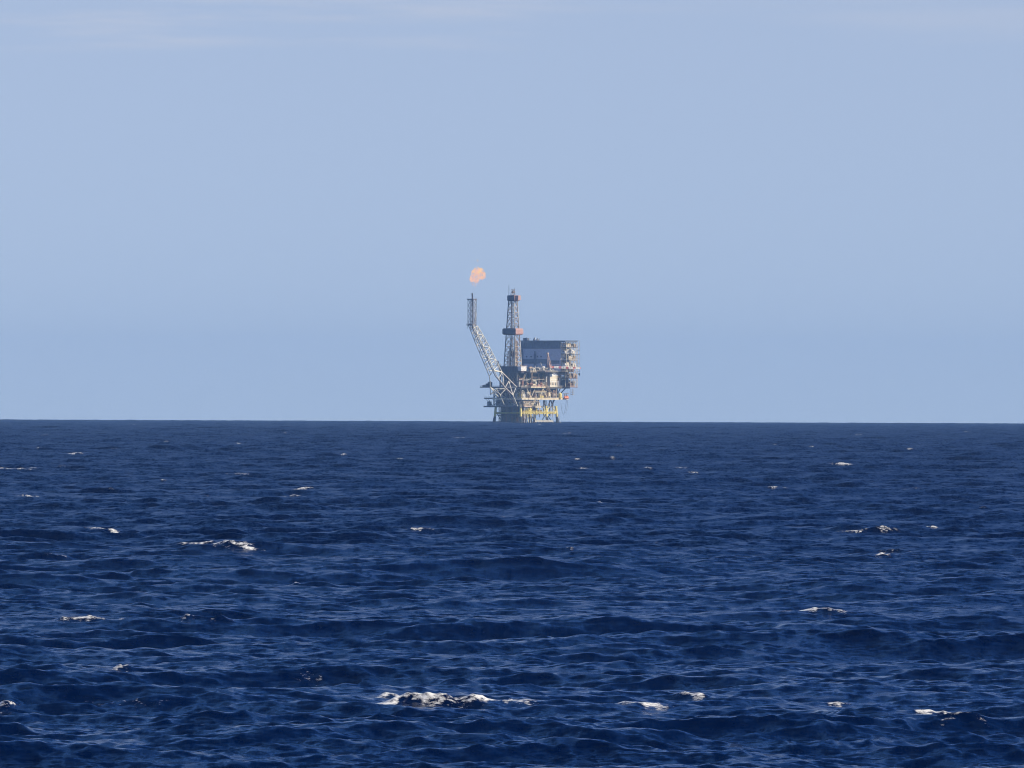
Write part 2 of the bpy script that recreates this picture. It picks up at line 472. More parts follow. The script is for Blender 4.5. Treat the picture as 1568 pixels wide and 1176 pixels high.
def cabinet(root, a, b, mat, trim='pale', name='equipment_housing', parent_detail=True):
    """ribbed box on skid beams, with a door, louvres and roof gear"""
    mb = MB()
    (x0, y0, z0), (x1, y1, z1) = a, b
    mb.mi = 0
    mb.box((x0, y0, z0 + .25), (x1, y1, z1 - .15))
    for k in range(1, max(2, int((y1 - y0) / .9))):
        y = y0 + k * .9
        if y < y1 - .2: mb.box((x1 + .002, y - .07, z0 + .35), (x1 + .08, y + .07, z1 - .3))
    for k in range(1, max(2, int((x1 - x0) / .9))):
        x = x0 + k * .9
        if x < x1 - .2: mb.box((x - .07, y0 - .08, z0 + .35), (x + .07, y0 - .002, z1 - .3))
    mb.mi = 1
    mb.box((x0 - .12, y0 - .12, z1 - .149), (x1 + .12, y1 + .12, z1))
    mb.box((x0 + .05, y0 + .05, z0), (x1 - .05, y0 + .5, z0 + .249)); mb.box((x0 + .05, y1 - .5, z0), (x1 - .05, y1 - .05, z0 + .249))
    xm, ym = (x0 + x1) / 2, (y0 + y1) / 2
    mb.tube((xm, ym, z1 + .002), (xm, ym, z1 + .7), .3, n=8); mb.tube((xm, ym, z1 + .7), (xm, ym, z1 + .9), .5, n=8)
    mb.mi = 2
    if y1 - y0 > 2: mb.box((x1 + .085, ym - .5, z0 + .4), (x1 + .12, ym + .5, min(z0 + 2.4, z1 - .3)))
    if x1 - x0 > 2: mb.box((xm - .6, y0 - .12, z1 - 1.3), (xm + .6, y0 - .085, z1 - .5))
    return mb.build(name, [M[mat], M[trim], M['steel']], root)

def pipe_run(root, n, x, y0, y1, z, dz, mats, r=.16, face='y', name='pipe_run'):
    mb = MB()
    for k in range(n):
        zk = z + dz * (k % 3); off = .45 * (k // 3) + rnd.uniform(-.1, .1)
        rr = r * rnd.uniform(.7, 1.5); mb.mi = k % len(mats)
        s, e = y0 + rnd.uniform(0, (y1 - y0) * .25), y1 - rnd.uniform(0, (y1 - y0) * .25)
        P = (lambda a, b, c: (a, b, c)) if face == 'y' else (lambda a, b, c: (b, a, c))
        pts = [P(x - off, s, zk - rnd.uniform(.8, 2.2)), P(x - off, s, zk), P(x - off, e, zk)]
        pts.append(P(x - off, e, zk + rnd.choice((-1, 1)) * rnd.uniform(.8, 2.4)))
        mb.path(pts, rr)
    mb.mi = 0
    t = y0
    while t < y1:
        a = (x + .3, t, z - .3) if face == 'y' else (t, x - .3, z - .3)
        b = (x - .45 * (n // 3) - .4, t, z - .3) if face == 'y' else (t, x + .45 * (n // 3) + .4, z - .3)
        mb.bar(a, b, .16); t += 3.1
    return mb.build(name, [M[m] for m in mats], root)

def stair(root, a, b, w=1.1, mat='cream', axis='x', name='stairway'):
    mb = MB(); a = np.array(a, float); b = np.array(b, float)
    s = np.array([w / 2, 0, 0]) if axis == 'x' else np.array([0, w / 2, 0])
    for q in (-1, 1):
        mb.bar(a + s * q, b + s * q, .28)
        mb.bar(a + s * q + [0, 0, 1.1], b + s * q + [0, 0, 1.1], .10)
        for k in range(7):
            p = a + (b - a) * k / 6 + s * q
            mb.bar(p, p + [0, 0, 1.1], .09)
    n = max(4, int(abs(b[2] - a[2]) / .3))
    d = (b - a); d[2] = 0; L = np.linalg.norm(d); d = d / L * .13 if L > 0 else d
    for k in range(1, n):
        p = a + (b - a) * k / n
        lo = np.minimum(p - s - d, p + s + d); hi = np.maximum(p - s - d, p + s + d)
        mb.box(lo - [0, 0, .03], hi + [0, 0, .03])
    return mb.build(name, M[mat], root)

def clutter(root, x0, x1, y0, y1, z0, z1, n, mats, dens=1.0):
    """process gear of the sunlit side: small vessels, housings, pumps, valves and pipes on the deck"""
    for k in range(n):
        y = y0 + (y1 - y0) * (k + rnd.uniform(.15, .85)) / n
        x = rnd.uniform(x0, x1); H = z1 - z0
        kind = rnd.choice(('v', 'h', 'c', 'c', 'p', 's', 'm'))
        mt = rnd.choice(mats)
        if kind == 'v': vessel(root, (x, y, z0), H * rnd.uniform(.4, .65), rnd.uniform(.7, 1.3), 'z', mt)
        elif kind == 'h': vessel(root, (x, y, z0 + rnd.choice((0, H * .35))), rnd.uniform(3, 6), rnd.uniform(.7, 1.2), 'y', mt)
        elif kind == 'c':
            w, d, h = rnd.uniform(1.4, 2.8), rnd.uniform(2.4, 5.5), H * rnd.uniform(.35, .75)
            cabinet(root, (x - w, y - d / 2, z0 + .02), (x, y + d / 2, z0 + h), mt, rnd.choice(('pale', 'cream', 'grey')))
        elif kind == 'p':
            pipe_run(root, rnd.randint(3, 6), x, y - 4, y + 4, z0 + H * rnd.uniform(.35, .75), .5, [mt, 'pale', rnd.choice(mats)])
        elif kind == 's':
            mb = MB()
            for q in (-1, 1):
                for s in (-1, 1): mb.bar((x + q * .9, y + s * 1.4, z0), (x + q * .9, y + s * 1.4, z0 + H * .8), .2)
            for t in (.3, .55, .8):
                mb.box((x - 1.0, y - 1.5, z0 + H * t - .1), (x + 1.0, y + 1.5, z0 + H * t))
                for s in (-1, 1): mb.tube((x, y + s * .7, z0 + H * t), (x, y + s * .7, z0 + H * t + .8), .4, n=8)
            mb.build('valve_skid', M[mt], root)
        else:
            mb = MB()
            mb.box((x - .8, y - 1.5, z0), (x + .8, y + 1.5, z0 + .3))
            mb.tube((x, y - 1.2, z0 + 1), (x, y + .2, z0 + 1), .65, n=10); mb.tube((x, y + .3, z0 + 1), (x, y + 1.2, z0 + 1), .45, n=8)
            mb.tube((x, y + .7, z0 + 1.3), (x, y + .7, z0 + H * .75), .2, n=6)
            mb.build('pump', M[mt], root)

def flange_pipe(mb, pts, r):
    mb.path(pts, r)
    for p in pts[1:-1]: mb.tube(np.array(p) - [0, 0, r], np.array(p) + [0, 0, r], r * 1.5, n=8)

def build_platform():
    az = math.atan((797 - 784) / FPX)
    root = empty('oil_platform', (13 * S6, DIST, -DIST ** 2 / (2 * EARTH)), -R(30))
    tag(root, 'offshore oil platform on yellow legs with derrick and leaning flare boom on the horizon', 'oil platform')
    P = root

    # ---- jacket: eight battered legs, yellow above a dark splash zone
    legs_y = (2.5, 19.5, 49.5, 68.0); legs_x = (-1.2, -27.5)
    for x in legs_x:
        for i, y in enumerate(legs_y):
            bx = 1.3 if x > -10 else -1.3
            by = (-1.4, -.4, .4, 1.4)[i]
            top, bot = np.array((x, y, 16.0)), np.array((x + bx, y + by, -3.0))
            mid = bot + (top - bot) * ((6.2 + 3) / 19)
            mb = MB(); mb.tube(mid, top, 1.15, n=12)
            for t in (.45, .95): q = mid + (top - mid) * t; mb.tube(q - [0, 0, .25], q + [0, 0, .25], 1.4, n=12)
            leg = mb.build('jacket_leg', M['yellow'], P)
            mb = MB(); mb.tube(bot, mid, 1.35, 1.2, n=12)
            s = np.array((1.5 if x > -10 else -1.5, 0, 0))
            mb.tube(bot + s, mid + s * .8 - [0, 0, 1.5], .55, n=8)
            mb.build('splash_zone_sleeve', M['splash'], leg)
    zb = 9.4
    for x in legs_x:
        for a, b in zip(legs_y, legs_y[1:]):
            MB().tube((x + .1, a + .9, zb), (x + .1, b - .9, zb), .85, n=10).build('horizontal_brace', M['yellow'], P)
    for y in legs_y:
        MB().tube((legs_x[0] - .9, y, zb + .05), (legs_x[1] + .9, y, zb + .05), .55, n=10).build('horizontal_brace', M['yellow'], P)
    for x, m in ((legs_x[0], 'splash'), (legs_x[1], 'splash')):
        s = .9 if x > -10 else -.9
        for a, b in ((49.0, 36.0), (50.0, 63.0), (20.0, 31.0)):
            MB().tube((x + .2, a, zb - .4), (x + s, b, -1.5), .45, n=8).build('diagonal_brace', M[m], P)
    for a, b in ((3, 10), (26.5, 19)):
        MB().tube((-a, 2.6, zb - .4), (-b, 2.2, -1), .42, n=8).build('diagonal_brace', M['splash'], P)
    # knee braces that splay the deck load to the legs
    for y, d in ((19.5, -5), (19.5, 5), (49.5, -6), (49.5, 6), (68, -7)):
        MB().tube((-1.0, y, zb + .6), (-1.0, y + d, 15.2), .42, n=8).build('knee_brace', M['yellow'], P)
    for y, d in ((47, 3.5), (52, -3.5), (55, 6), (66, -4), (62, 5)):
        MB().tube((-3.0, y, 14.5), (-3.0, y + d, 21.2), .5, n=8).build('deck_strut', M['steel'], P)
    for y in (50.0, 54.5, 67.5, 61):
        MB().tube((-4.0, y, 7.0), (-4.0, y, 21.2), .45, n=8).build('deck_post', M['steel'], P)
    # short yellow caissons and boat fender posts
    for y, za, zc in ((6, 4, 15), (9.5, 7, 15), (13, 5, 15), (24, 6, 12), (29, 7.5, 14), (34, 7.5, 15), (43, 7, 13), (56, 6, 16), (60, 6.4, 16)):
        MB().tube((.4, y, za), (.4, y, zc), .34, n=8).build('caisson', M['yellow' if int(y) % 2 else 'cream'], P)
    for k in range(13):
        y = 19 + k * 2.4 + rnd.uniform(-.4, .4); x = -3.5 - rnd.uniform(0, 5)
        MB().tube((x, y, rnd.choice((5.5, 7.5, -2))), (x, y, 15), rnd.uniform(.3, .6), n=8).build('caisson', M[('tan', 'yellow', 'cream', 'pipe')[k % 4]], P)
    clutter(P, -6, -2.9, 20, 44, 10.42, 14.6, 9, ['yellow', 'cream', 'tan', 'rust'])
    # slim white risers leaning out to the sea bed
    for y, dy in ((4.5, .6), (7, 1.6), (10.5, 2.2), (18.5, -4.2), (46, -2.2), (58, 1.0), (69, 3.4)):
        MB().tube((.9, y, 8.6), (1.8, y + dy, -2), .26, n=6).build('riser', M['pale'], P)
    # boat landing at the water
    mb = MB()
    for z in (1.6, 2.6): mb.tube((1.6, 24, z), (1.6, 57, z), .38, n=8)
    for k in range(12): mb.bar((1.6, 24.5 + k * 2.9, 0), (1.6, 24.5 + k * 2.9, 3.2), .3)
    mb.mi = 1; mb.box((-2.5, 27, 2.9), (1.2, 36, 3.2)); mb.box((-2.5, 40, 1.1), (1.1, 55, 1.4))
    mb.build('boat_landing', [M['pale'], M['dsteel']], P)
    # walkway along the yellow brace
    w = deck(P, 'walkway', -2.9, .6, 4, 66, 10.4, .35, 'yellow', rail='yellow')
    # ---- conductors
    for i in range(8):
        for j in range(5):
            x = -3.6 - i * 3.0; y = 3.4 + j * 3.2
            mb = MB(); rr = .46 if (i + j) % 3 else .62
            mb.tube((x, y, -3), (x, y, 15), rr, n=8)
            mb.tube((x, y, 6.6), (x, y, 7.2), rr * 1.45, n=8)
            mb.build('conductor_pipe', M[('pipe', 'steel', 'pipe', 'rust')[(i * 2 + j) % 4] if j else ('steel', 'pipe', 'steel')[i % 3]], P)
    mb = MB()
    for z in (7.2, 1.4):
        for y in (2.8, 9.2, 16.6): mb.box((-27, y - .15, z), (-2.6, y + .15, z + .4))
        for i in range(9): mb.box((-2.4 - i * 3 - .1, 2.96, z + .02), (-2.4 - i * 3 + .1, 16.4, z + .38))
    mb.build('conductor_guide_frame', M['steel'], P)

    # ---- decks
    deck(P, 'cellar_deck', -31, 0.4, -1.5, 40, 15.8, 1.1, 'dsteel', rail='pale')
    deck(P, 'side_platform', .5, 2.6, 2.6, 16.5, 15.9, .8, 'pinkish', rail='cream')
    deck(P, 'side_platform', .5, 2.6, 23.5, 34, 15.3, .8, 'cream', rail='cream')
    deck(P, 'production_deck', -30, 1.4, .2, 69, 23.0, 1.2, 'cream', rail='cream')
    deck(P, 'lifeboat_platform', -8, 3.0, 69.4, 84, 23.2, 1.2, 'cream', rail='yellow')
    deck(P, 'main_deck', -31, .8, -.5, 91, 33.6, 1.3, 'dsteel', rail='pale')
    deck(P, 'side_gallery', .9, 3.2, 14, 41, 33.8, 1.0, 'cream', rail='pinkish')
    deck(P, 'upper_deck', -33, -1.0, 20, 91, 47.6, 1.2, 'dsteel', rail='cream')
    deck(P, 'crane_platform', -.9, 7.0, 33, 58, 48.0, .8, 'dsteel', rail='pale')
    # overhanging platforms on the left
    o = deck(P, 'overhanging_platform', xl(738, 6), -31.2, 2, 10, 33.4, .7, 'steel', rail=None)
    railing(o, [(xl(738, 6) + .1, 2.1, 33.5), (-31.3, 2.1, 33.5)], mat='steel')
    for a, b, h in ((738.6, 743, 1.6), (743.6, 747, 3.2), (747.5, 750.5, 4.6)):
        cabinet(P, (xl(a, 4), 4, 33.5), (xl(b, 4), 8, 33.5 + h), 'steel', 'grey')
    deck(P, 'overhanging_platform', xl(743, 4), -31.2, 1.5, 8, 23.2, .8, 'steel', rail='steel')
    o = deck(P, 'overhanging_platform', xl(742.5, 3), -31.2, .5, 9, 15.6, .9, 'steel', rail='grey')
    cabinet(P, (xl(746, 3), 3, 15.7), (xl(749.5, 3), 7, 20), 'grey', 'pale')
    mb = MB()
    for px in (742.5, 747): mb.bar((xl(px, 3), 3, 23), (-31, 3, 15.8), .3)
    mb.build('platform_stay', M['steel'], P)

    # ---- columns between the decks and the dim left face
    for z0, z1 in ((15.9, 21.8), (23.02, 32.3), (33.62, 46.4)):
        ys = (1.5, 19.5, 35.0, 49.5, 67.5) if z0 < 30 else (22, 35.0, 49.5, 67.5, 89)
        for x in (-.8, -15, -29):
            for y in ys:
                if y > 40 and z0 < 20: continue
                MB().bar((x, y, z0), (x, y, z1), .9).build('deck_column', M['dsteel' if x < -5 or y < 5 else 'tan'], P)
    for z0, z1, y0, bays in ((15.9, 21.8, 1.0, 5), (23.02, 32.3, .9, 4)):
        for k in range(bays):
            a = -29 + 28 * k / bays; b = -29 + 28 * (k + 1) / bays
            if k % 2: a, b = b, a
            MB().bar((a, y0, z0), (b, y0, z1), .55).build('truss_diagonal', M['dsteel'], P)
    for ya, yb in ((19.5, 12), (19.5, 27), (35, 42), (49.5, 42)):
        MB().bar((-.2, ya, 23.1), (-.2, yb, 32.3), .6).build('truss_diagonal', M['cream'], P)
    # bulkheads behind
    def bulkhead(x0, x1, y, z0, z1, mat, name='bulkhead'):
        mb = MB(); mb.box((x0, y, z0), (x1, y + .25, z1))
        n = int((x1 - x0) / 1.5)
        for k in range(1, n): mb.box((x0 + k * 1.5 - .08, y - .16, z0 + .1), (x0 + k * 1.5 + .08, y - .002, z1 - .1))
        mb.box((x0, y - .2, (z0 + z1) / 2 - .12), (x1, y - .161, (z0 + z1) / 2 + .12))
        return mb.build(name, M[mat], P)
    bulkhead(-28.6, -4, 4.6, 15.92, 21.7, 'steel')
    bulkhead(-28.6, -8, 5.2, 23.05, 32.2, 'navy')
    bulkhead(-30, -1, 63.5, 33.65, 46.3, 'navy')
    bulkhead(-29, -8, 28, 33.65, 46.2, 'navy')
    mb = MB(); mb.box((-9.2, 21, 23.04), (-9, 66, 32.2))
    for k in range(15): mb.box((-8.998, 22 + k * 2.9, 23.2), (-8.85, 22.2 + k * 2.9, 32))
    mb.build('bulkhead', M['steel'], P)
    mb = MB(); mb.box((-9.2, 31, 33.64), (-9, 63.2, 46.2))
    mb.build('bulkhead', M['navy'], P)
    # gear on the left face
    for k in range(7):
        x = -27 + k * 3.7
        cabinet(P, (x, 1.3, 15.92), (x + 2.4, 3.6, 15.92 + rnd.uniform(1.8, 4.4)), rnd.choice(('grey', 'navy', 'steel', 'green', 'tan')))
    for k in range(6):
        x = -26 + k * 4.2
        vessel(P, (x, 2.8, 23.02), rnd.uniform(3, 5.5), rnd.uniform(.7, 1.1), 'z', rnd.choice(('grey', 'tan', 'green', 'pale')))
    pipe_run(P, 7, 1.6, -28, -3, 29.4, .6, ['grey', 'tan', 'pale'], face='x')
    pipe_run(P, 5, 1.2, -28, -3, 20.2, .5, ['grey', 'steel', 'pale'], face='x')
    stair(P, (-24, -.2, 15.9), (-14, -.2, 22.8), axis='y', mat='grey')
    mb = MB()
    mb.box((-29.5, -.35, 27.6), (-2, .1, 28.0)); mb.build('cable_tray', M['grey'], P)

    # ---- sunlit side: process gear
    warm = ['cream', 'ivory', 'tan', 'white', 'rust', 'cream', 'pinkish', 'green', 'tan', 'cream', 'yellow', 'ivory']
    clutter(P, -6.5, -.6, 3, 67, 23.02, 31.5, 34, warm)
    clutter(P, -6.5, -.6, 3, 39, 15.82, 21.4, 20, warm)
    clutter(P, -7.5, -1.2, 21, 47, 33.62, 45.5, 13, ['navy', 'steel', 'green', 'grey', 'pale', 'rust'])
    clutter(P, -7.5, -1.2, 64, 90, 33.62, 45.5, 15, warm)
    clutter(P, -7.5, -2, 3, 19, 33.62, 43, 9, ['grey', 'tan', 'pale', 'rust'])
    clutter(P, -7.5, -1.8, 24, 68, 47.62, 52.5, 20, ['white', 'pale', 'grey', 'steel', 'cream', 'ivory', 'tan'])
    clutter(P, 1.0, 2.2, 4, 16, 15.92, 19.5, 4, ['cream', 'tan', 'pale'])
    clutter(P, 1.4, 2.6, 15, 40, 33.82, 36.8, 11, ['rust', 'tan', 'cream', 'red'])
    pipe_run(P, 9, .2, 24, 50, 28.6, .7, ['pale', 'cream', 'tan'])
    pipe_run(P, 9, -.2, 22, 48, 40.5, 1.1, ['pale', 'steel', 'tan'])
    pipe_run(P, 7, -.2, 4, 38, 19.8, .6, ['pale', 'tan', 'grey'])
    for y in (10, 31): vessel(P, (-1.2, y, 23.02), 3.4, .55, 'z', 'white', 'gas_bottle')
    cabinet(P, (-.6, yr(826, 0), 23.02), (1.1, yr(831, 0), 25.6), 'yellow', 'cream', 'equipment_housing')
    # beige service building with a band of windows
    y0, y1 = yr(842.5, 1), yr(854, 1)
    mb = MB(); mb.box((-7, y0, 33.65), (1.0, y1, 44.0)); mb.mi = 1
    mb.box((-7.2, y0 - .2, 44.0), (1.25, y1 + .2, 44.5))
    mb.box((1.002, y0 + .1, 40.2), (1.16, y1 - .1, 40.6)); mb.box((1.002, y0 + .1, 38.6), (1.16, y1 - .1, 38.95))
    bld = mb.build('service_building', [M['ivory'], M['white']], P)
    for k in range(5):
        y = y0 + .9 + k * (y1 - y0 - 1.8) / 4
        mb = MB(); mb.box((1.003, y - .75, 35.4), (1.1, y + .75, 37.8)); mb.build('window', M['steel' if k % 2 else 'tan'], bld)
    mb = MB(); mb.box((-6.8, y0 + .3, 44.52), (.8, y1 - .3, 46.2)); mb.build('roof_plant', M['white'], bld)
    mb = MB(); mb.box((1.003, y1 - 3.2, 33.9), (1.13, y1 - 2.2, 35.8)); mb.build('door', M['grey'], bld)
    # cream stair flight that slants down to the production deck
    stair(P, (1.6, yr(836, 2), 35.5), (1.8, yr(848.5, 2), 24.6), w=1.8, mat='tan', axis='x')
    stair(P, (2.2, 18, 16), (2.2, 24.5, 22.8), axis='x', mat='cream')
    # dark bracing below the far overhang
    for ya, za, yb, zb2 in ((67, 22, 78, 33), (67, 22, 60, 15), (88, 33, 72, 24.5)):
        MB().bar((-2, ya, za), (-2, yb, zb2 - .2), .7).build('deck_strut', M['steel'], P)
    mb = MB(); mb.box((-18, 71, 24), (-6, 80, 32.2)); 
    for k in range(5): mb.box((-5.998, 72 + k * 1.7, 24.3), (-5.85, 72.2 + k * 1.7, 31.9))
    mb.build('machinery_house', M['navy'], P)
    mb = MB(); mb.box((-20, 64.2, 33.66), (-7.9, 90, 46.2))
    for k in range(14): mb.box((-7.898, 65 + k * 1.8, 33.9), (-7.75, 65.2 + k * 1.8, 46))
    mb.build('machinery_house', M['navy'], P)
    cabinet(P, (-4, 72, 33.64), (-.5, 79, 42.5), 'navy', 'steel', 'generator_housing')
    cabinet(P, (-5, 80.5, 33.64), (1.2, 90, 40.2), 'navy', 'steel', 'machinery_house')
    cabinet(P, (-4, 66, 33.64), (.4, 71, 39.5), 'grey', 'cream', 'equipment_housing')
    pipe_run(P, 9, .6, 66, 90, 43.5, .8, ['tan', 'pale', 'pinkish', 'rust'])
    pipe_run(P, 9, -1.6, 64, 90, 45.4, .6, ['steel', 'grey', 'tan'], r=.3)
    vessel(P, (-2, 86, 40.4), 7, 1.3, 'y', 'pale'); vessel(P, (-2.4, 75, 42.6), 5, .9, 'y', 'tan')
    cabinet(P, (-26, 44, 24), (-9.3, 68, 32), 'steel', 'grey', 'machinery_house')
    cabinet(P, (-8, 6, 23.04), (-3, 19, 32.1), 'dsteel', 'grey', 'machinery_house')
    cabinet(P, (-26, 22, 15.85), (-8, 38, 21.5), 'dsteel', 'grey', 'machinery_house')
    # hose loop hanging at the far end
    pts = []
    for k in range(15):
        t = k / 14
        pts.append((2.4, 71 + 11 * t, 22.2 - 13.0 * (1 - (2 * t - .85) ** 2) * (1 if t < .95 else .9) - 2 * t))
    MB().path(pts, .12, n=5).build('hose', M['steel'], P)
    MB().path([(2.6, 83.2, 21.9), (2.9, 82.0, 15), (3.0, 79.5, 10.6), (3.0, 77.6, 9.6)], .11, n=5).build('hose', M['steel'], P)
    # small basket hung under the far corner
    mb = MB()
    cx, cy = -1.5, yr(877.5, -1.5)
    for q in (-1, 1):
        for s in (-1, 1): mb.bar((cx + q, cy + s * 1.2, 26.6), (cx + q, cy + s * 1.2, 32.2), .2)
    mb.box((cx - 1.1, cy - 1.3, 26.4), (cx + 1.1, cy + 1.3, 26.8)); mb.box((cx - 1.05, cy - 1.25, 28.4), (cx + 1.05, cy + 1.25, 28.6))
    mb.build('access_basket', M['tan'], P)

    # ---- far end: stair tower and galleries over four floors, lit from the right
    y0, y1 = 69.5, 90.5
    gx0, gx1 = 3.0, 9.0
    tw = MB()
    for y in (y0 + .3, (y0 + y1) / 2 - 2, (y0 + y1) / 2 + 4, y1 - .3):
        for x in (gx0 + .3, gx1 - .3):
            tw.bar((x, y, 33.7 if y > 76 else 47.8), (x, y, 75.2), .42)
    for za, zb2 in ((52.2, 58.2), (58.6, 64.4), (64.8, 70.6), (34, 42), (42.4, 51.6)):
        tw.bar((gx1 - .3, y1 - .3, za), (gx1 - .3, (y0 + y1) / 2 + 4, zb2), .28)
        tw.bar((gx1 - .3, y1 - .3, zb2), (gx1 - .3, (y0 + y1) / 2 + 4, za), .28)
    tower = tw.build('stair_tower', M['cream'], P)
    for z in (52.0, 58.4, 64.6, 70.8):
        deck(tower, 'gallery_floor', gx0 - .4, gx1, y0, y1, z, .55, 'dsteel', rail=None)
        railing(tower, [(gx0, y0 + .1, z + .1), (gx1 - .1, y0 + .1, z + .1), (gx1 - .1, y1 - .1, z + .1), (gx0, y1 - .1, z + .1)], mat='white')
    for z in (33.9, 42.2):
        deck(tower, 'gallery_floor', gx0 - 4, gx1, 77, y1, z, .5, 'rust', rail=None)
        railing(tower, [(gx1 - .1, 77.1, z + .1), (gx1 - .1, y1 - .1, z + .1)], mat='pinkish')
    for i, (za, zb2) in enumerate(((52.1, 58.3), (58.5, 64.5), (64.7, 70.7))):
        ya, yb = (76, 85) if i % 2 else (85, 76)
        stair(tower, (gx1 - 1.2, ya, za), (gx1 - 1.2, yb, zb2), axis='x', mat='white')
    for z, ya, yb, m, h in ((64.65, 69.9, 73.5, 'white', 2.8), (64.65, 74.5, 78.0, 'white', 4.0), (64.65, 79, 83.5, 'cream', 3.6), (58.45, 73, 81, 'white', 2.6),
                         (58.45, 82.5, 86, 'cream', 3.4), (52.05, 70.3, 72.6, 'white', 3.9), (52.05, 78, 83, 'grey', 3.0), (52.05, 84, 88, 'rust', 2.6),
                         (70.85, 72, 74, 'white', 2.4), (70.85, 85, 89, 'rust', 3), (42.3, 79, 83, 'cream', 3), (42.3, 84, 89, 'pinkish', 4.2), (34, 80, 84, 'rust', 3.4), (34, 85, 89, 'grey', 5), (52.1, 73.2, 77.4, 'ivory', 4.6), (64.7, 84.2, 88.5, 'ivory', 2.6), (58.5, 86.5, 90, 'tan', 4.4), (70.9, 75, 80.5, 'cream', 3.2), (47.7, 71, 76, 'cream', 3.4), (47.7, 78.5, 86, 'tan', 3.0)):
        cabinet(P, (gx0 + .6, ya, z), (gx0 + 4.2, yb, z + h), m, 'cream', 'deck_locker')
    for z, ya, yb, m, h in ((64.9, 75.5, 79.5, 'white', 3.2), (58.6, 71, 75.5, 'cream', 3.8), (52.2, 80, 86, 'ivory', 3.4), (70.9, 82, 86.5, 'tan', 2.8), (42.4, 80.5, 87, 'tan', 3.6)):
        cabinet(P, (gx0 + 4.6, ya, z), (gx1 + .9 + (ya % 2) * .8, yb, z + h), m, 'ivory', 'deck_locker')
    for k in range(7):
        z = 48 + k * 4
        MB().bar((gx1 + .1, y1 - .2, z), (gx1 + 2.2, y1 + .6, z), .3).build('lamp_bracket', M['tan'], tower)
    MB().bar((gx1 + 1.6, y1 + .5, 50), (gx1 + 1.6, y1 + .5, 77), .22).build('aerial', M['cream'], tower)
    MB().bar((gx1 - .4, y1 - .1, 33.0), (gx1 - .4, y1 - .1, 47.5), .5).build('corner_post', M['steel'], tower)

    # ---- accommodation block
    bx0, bx1, by0, by1 = -39.0, 3.0, 69.0, 89.0
    mb = MB(); mb.box((bx0, by0, 47.9), (bx1, by1, 75.0))
    for k in range(1, 28): 
        x = bx0 + k * 1.5
        mb.box((x - .04, by0 - .05, 48.2), (x + .04, by0 - .002, 74.8))
    block = mb.build('accommodation_block', M['clad'], P)
    X = lambda px: xl(px, by0)
    # dark bands: the storey under the helideck, a storey line, ribs
    mb = MB(); mb.box((bx0 - .3, by0 - .5, 69.3), (bx1 + .2, by0 - .06, 75.4))
    for k in range(14): mb.box((bx0 + 1 + k * 3, by0 - .7, 69.5), (bx0 + 1.3 + k * 3, by0 - .502, 75.2))
    mb.build('wind_wall', M['cladd'], block)
    mb = MB(); mb.box((X(801), by0 - .4, 55.4), (X(838.5), by0 - .06, 59.6))
    mb.box((X(838.5) + .1, by0 - .38, 55.2), (X(857), by0 - .06, 58.4)); mb.build('storey_band', M['cladd'], block)
    mb = MB(); mb.box((X(818.6), by0 - 1.3, 48.5), (X(821.4), by0 - .42, 64.4)); mb.box((X(819.2), by0 - 1.1, 64.4), (X(820.8), by0 - .5, 67))
    mb.build('ventilation_duct', M['cladd'], block)
    mb = MB(); mb.box((X(837.5), by0 - 1.0, 48.5), (X(841), by0 - .42, 58.6)); mb.build('ventilation_duct', M['cladd'], block)
    for px in (806.5, 813.5, 823.5, 828.8):
        mb = MB(); mb.box((X(px) - .7, by0 - .12, 61.2), (X(px) + .7, by0 - .06, 62.6)); f = mb.build('window', M['cladd'], block)
        mb = MB(); mb.box((X(px) - .5, by0 - .16, 61.4), (X(px) + .5, by0 - .122, 62.4)); mb.build('pane', M['glass'], f)
    mb = MB(); mb.box((X(798.5), by0 - .9, 49), (X(801), by0 - .5, 69)); mb.build('drain_pipe', M['cladd'], block)
    for k in range(5):
        mb = MB(); mb.box((bx1 + .003, 72 + k * 3.4, 49.6), (bx1 + .1, 73.2 + k * 3.4, 51)); mb.build('window', M['glass'], block)
    # helideck
    hx0, hx1, hy0, hy1 = -40.5, 8.8, 67.6, 90.8
    mb = MB(); mb.box((hx0, hy0, 75.6), (hx1, hy1, 76.7))
    for k in range(12):
        x = hx0 + 2 + k * 4.1
        mb.bar((x, hy0 + .3, 75.5), (x, by0 - .5, 72.2), .35)
    for k in range(5): mb.bar((hx1 - .4, hy0 + 2 + k * 4.8, 75.5), (bx1 + .8, hy0 + 2 + k * 4.8, 71.2), .35)
    heli = mb.build('helideck', M['cladd'], P)
    mb = MB()
    for a, b in (((hx0, hy0), (hx1, hy0)), ((hx1, hy0), (hx1, hy1))):
        a = np.array((*a, 76.6)); b = np.array((*b, 76.6)); d = np.array((0, -1.3, .35)) if a[1] == b[1] else np.array((1.3, 0, .35))
        mb.bar(a + d, b + d, .12)
        n = int(np.linalg.norm(b - a) / 1.6)
        for k in range(n + 1): p = a + (b - a) * k / n; mb.bar(p, p + d, .10)
    mb.build('safety_net', M['steel'], heli)
    for px, w, h in ((804.5, 4.4, 2.6), (817.3, 1.2, 2.0), (822, .9, 1.6)):
        cabinet(P, (xl(px, 72) - w / 2, 72, 76.72), (xl(px, 72) + w / 2, 75, 76.72 + h), 'cladd', 'cladd', 'roof_housing')
    MB().tube((xl(819.6, 72), 72, 76.72), (xl(819.6, 72), 72, 79.6), .5, .7, n=8).build('satellite_dome', M['white'], P)
    for px in (801, 811.5, 826): MB().bar((xl(px, 71), 71, 76.72), (xl(px, 71), 71, 79.2), .2).build('aerial', M['steel'], P)

    # ---- derrick on its substructure
    dy0, dx1 = 10.0, xl(788.6, 10.0)           # near corner at the base
    sx0, sx1, sy0, sy1 = -27.0, xl(792, 7), 7.0, 25.0
    mb = MB(); mb.box((sx0, sy0, 46.6), (sx1, sy1, 52.0))
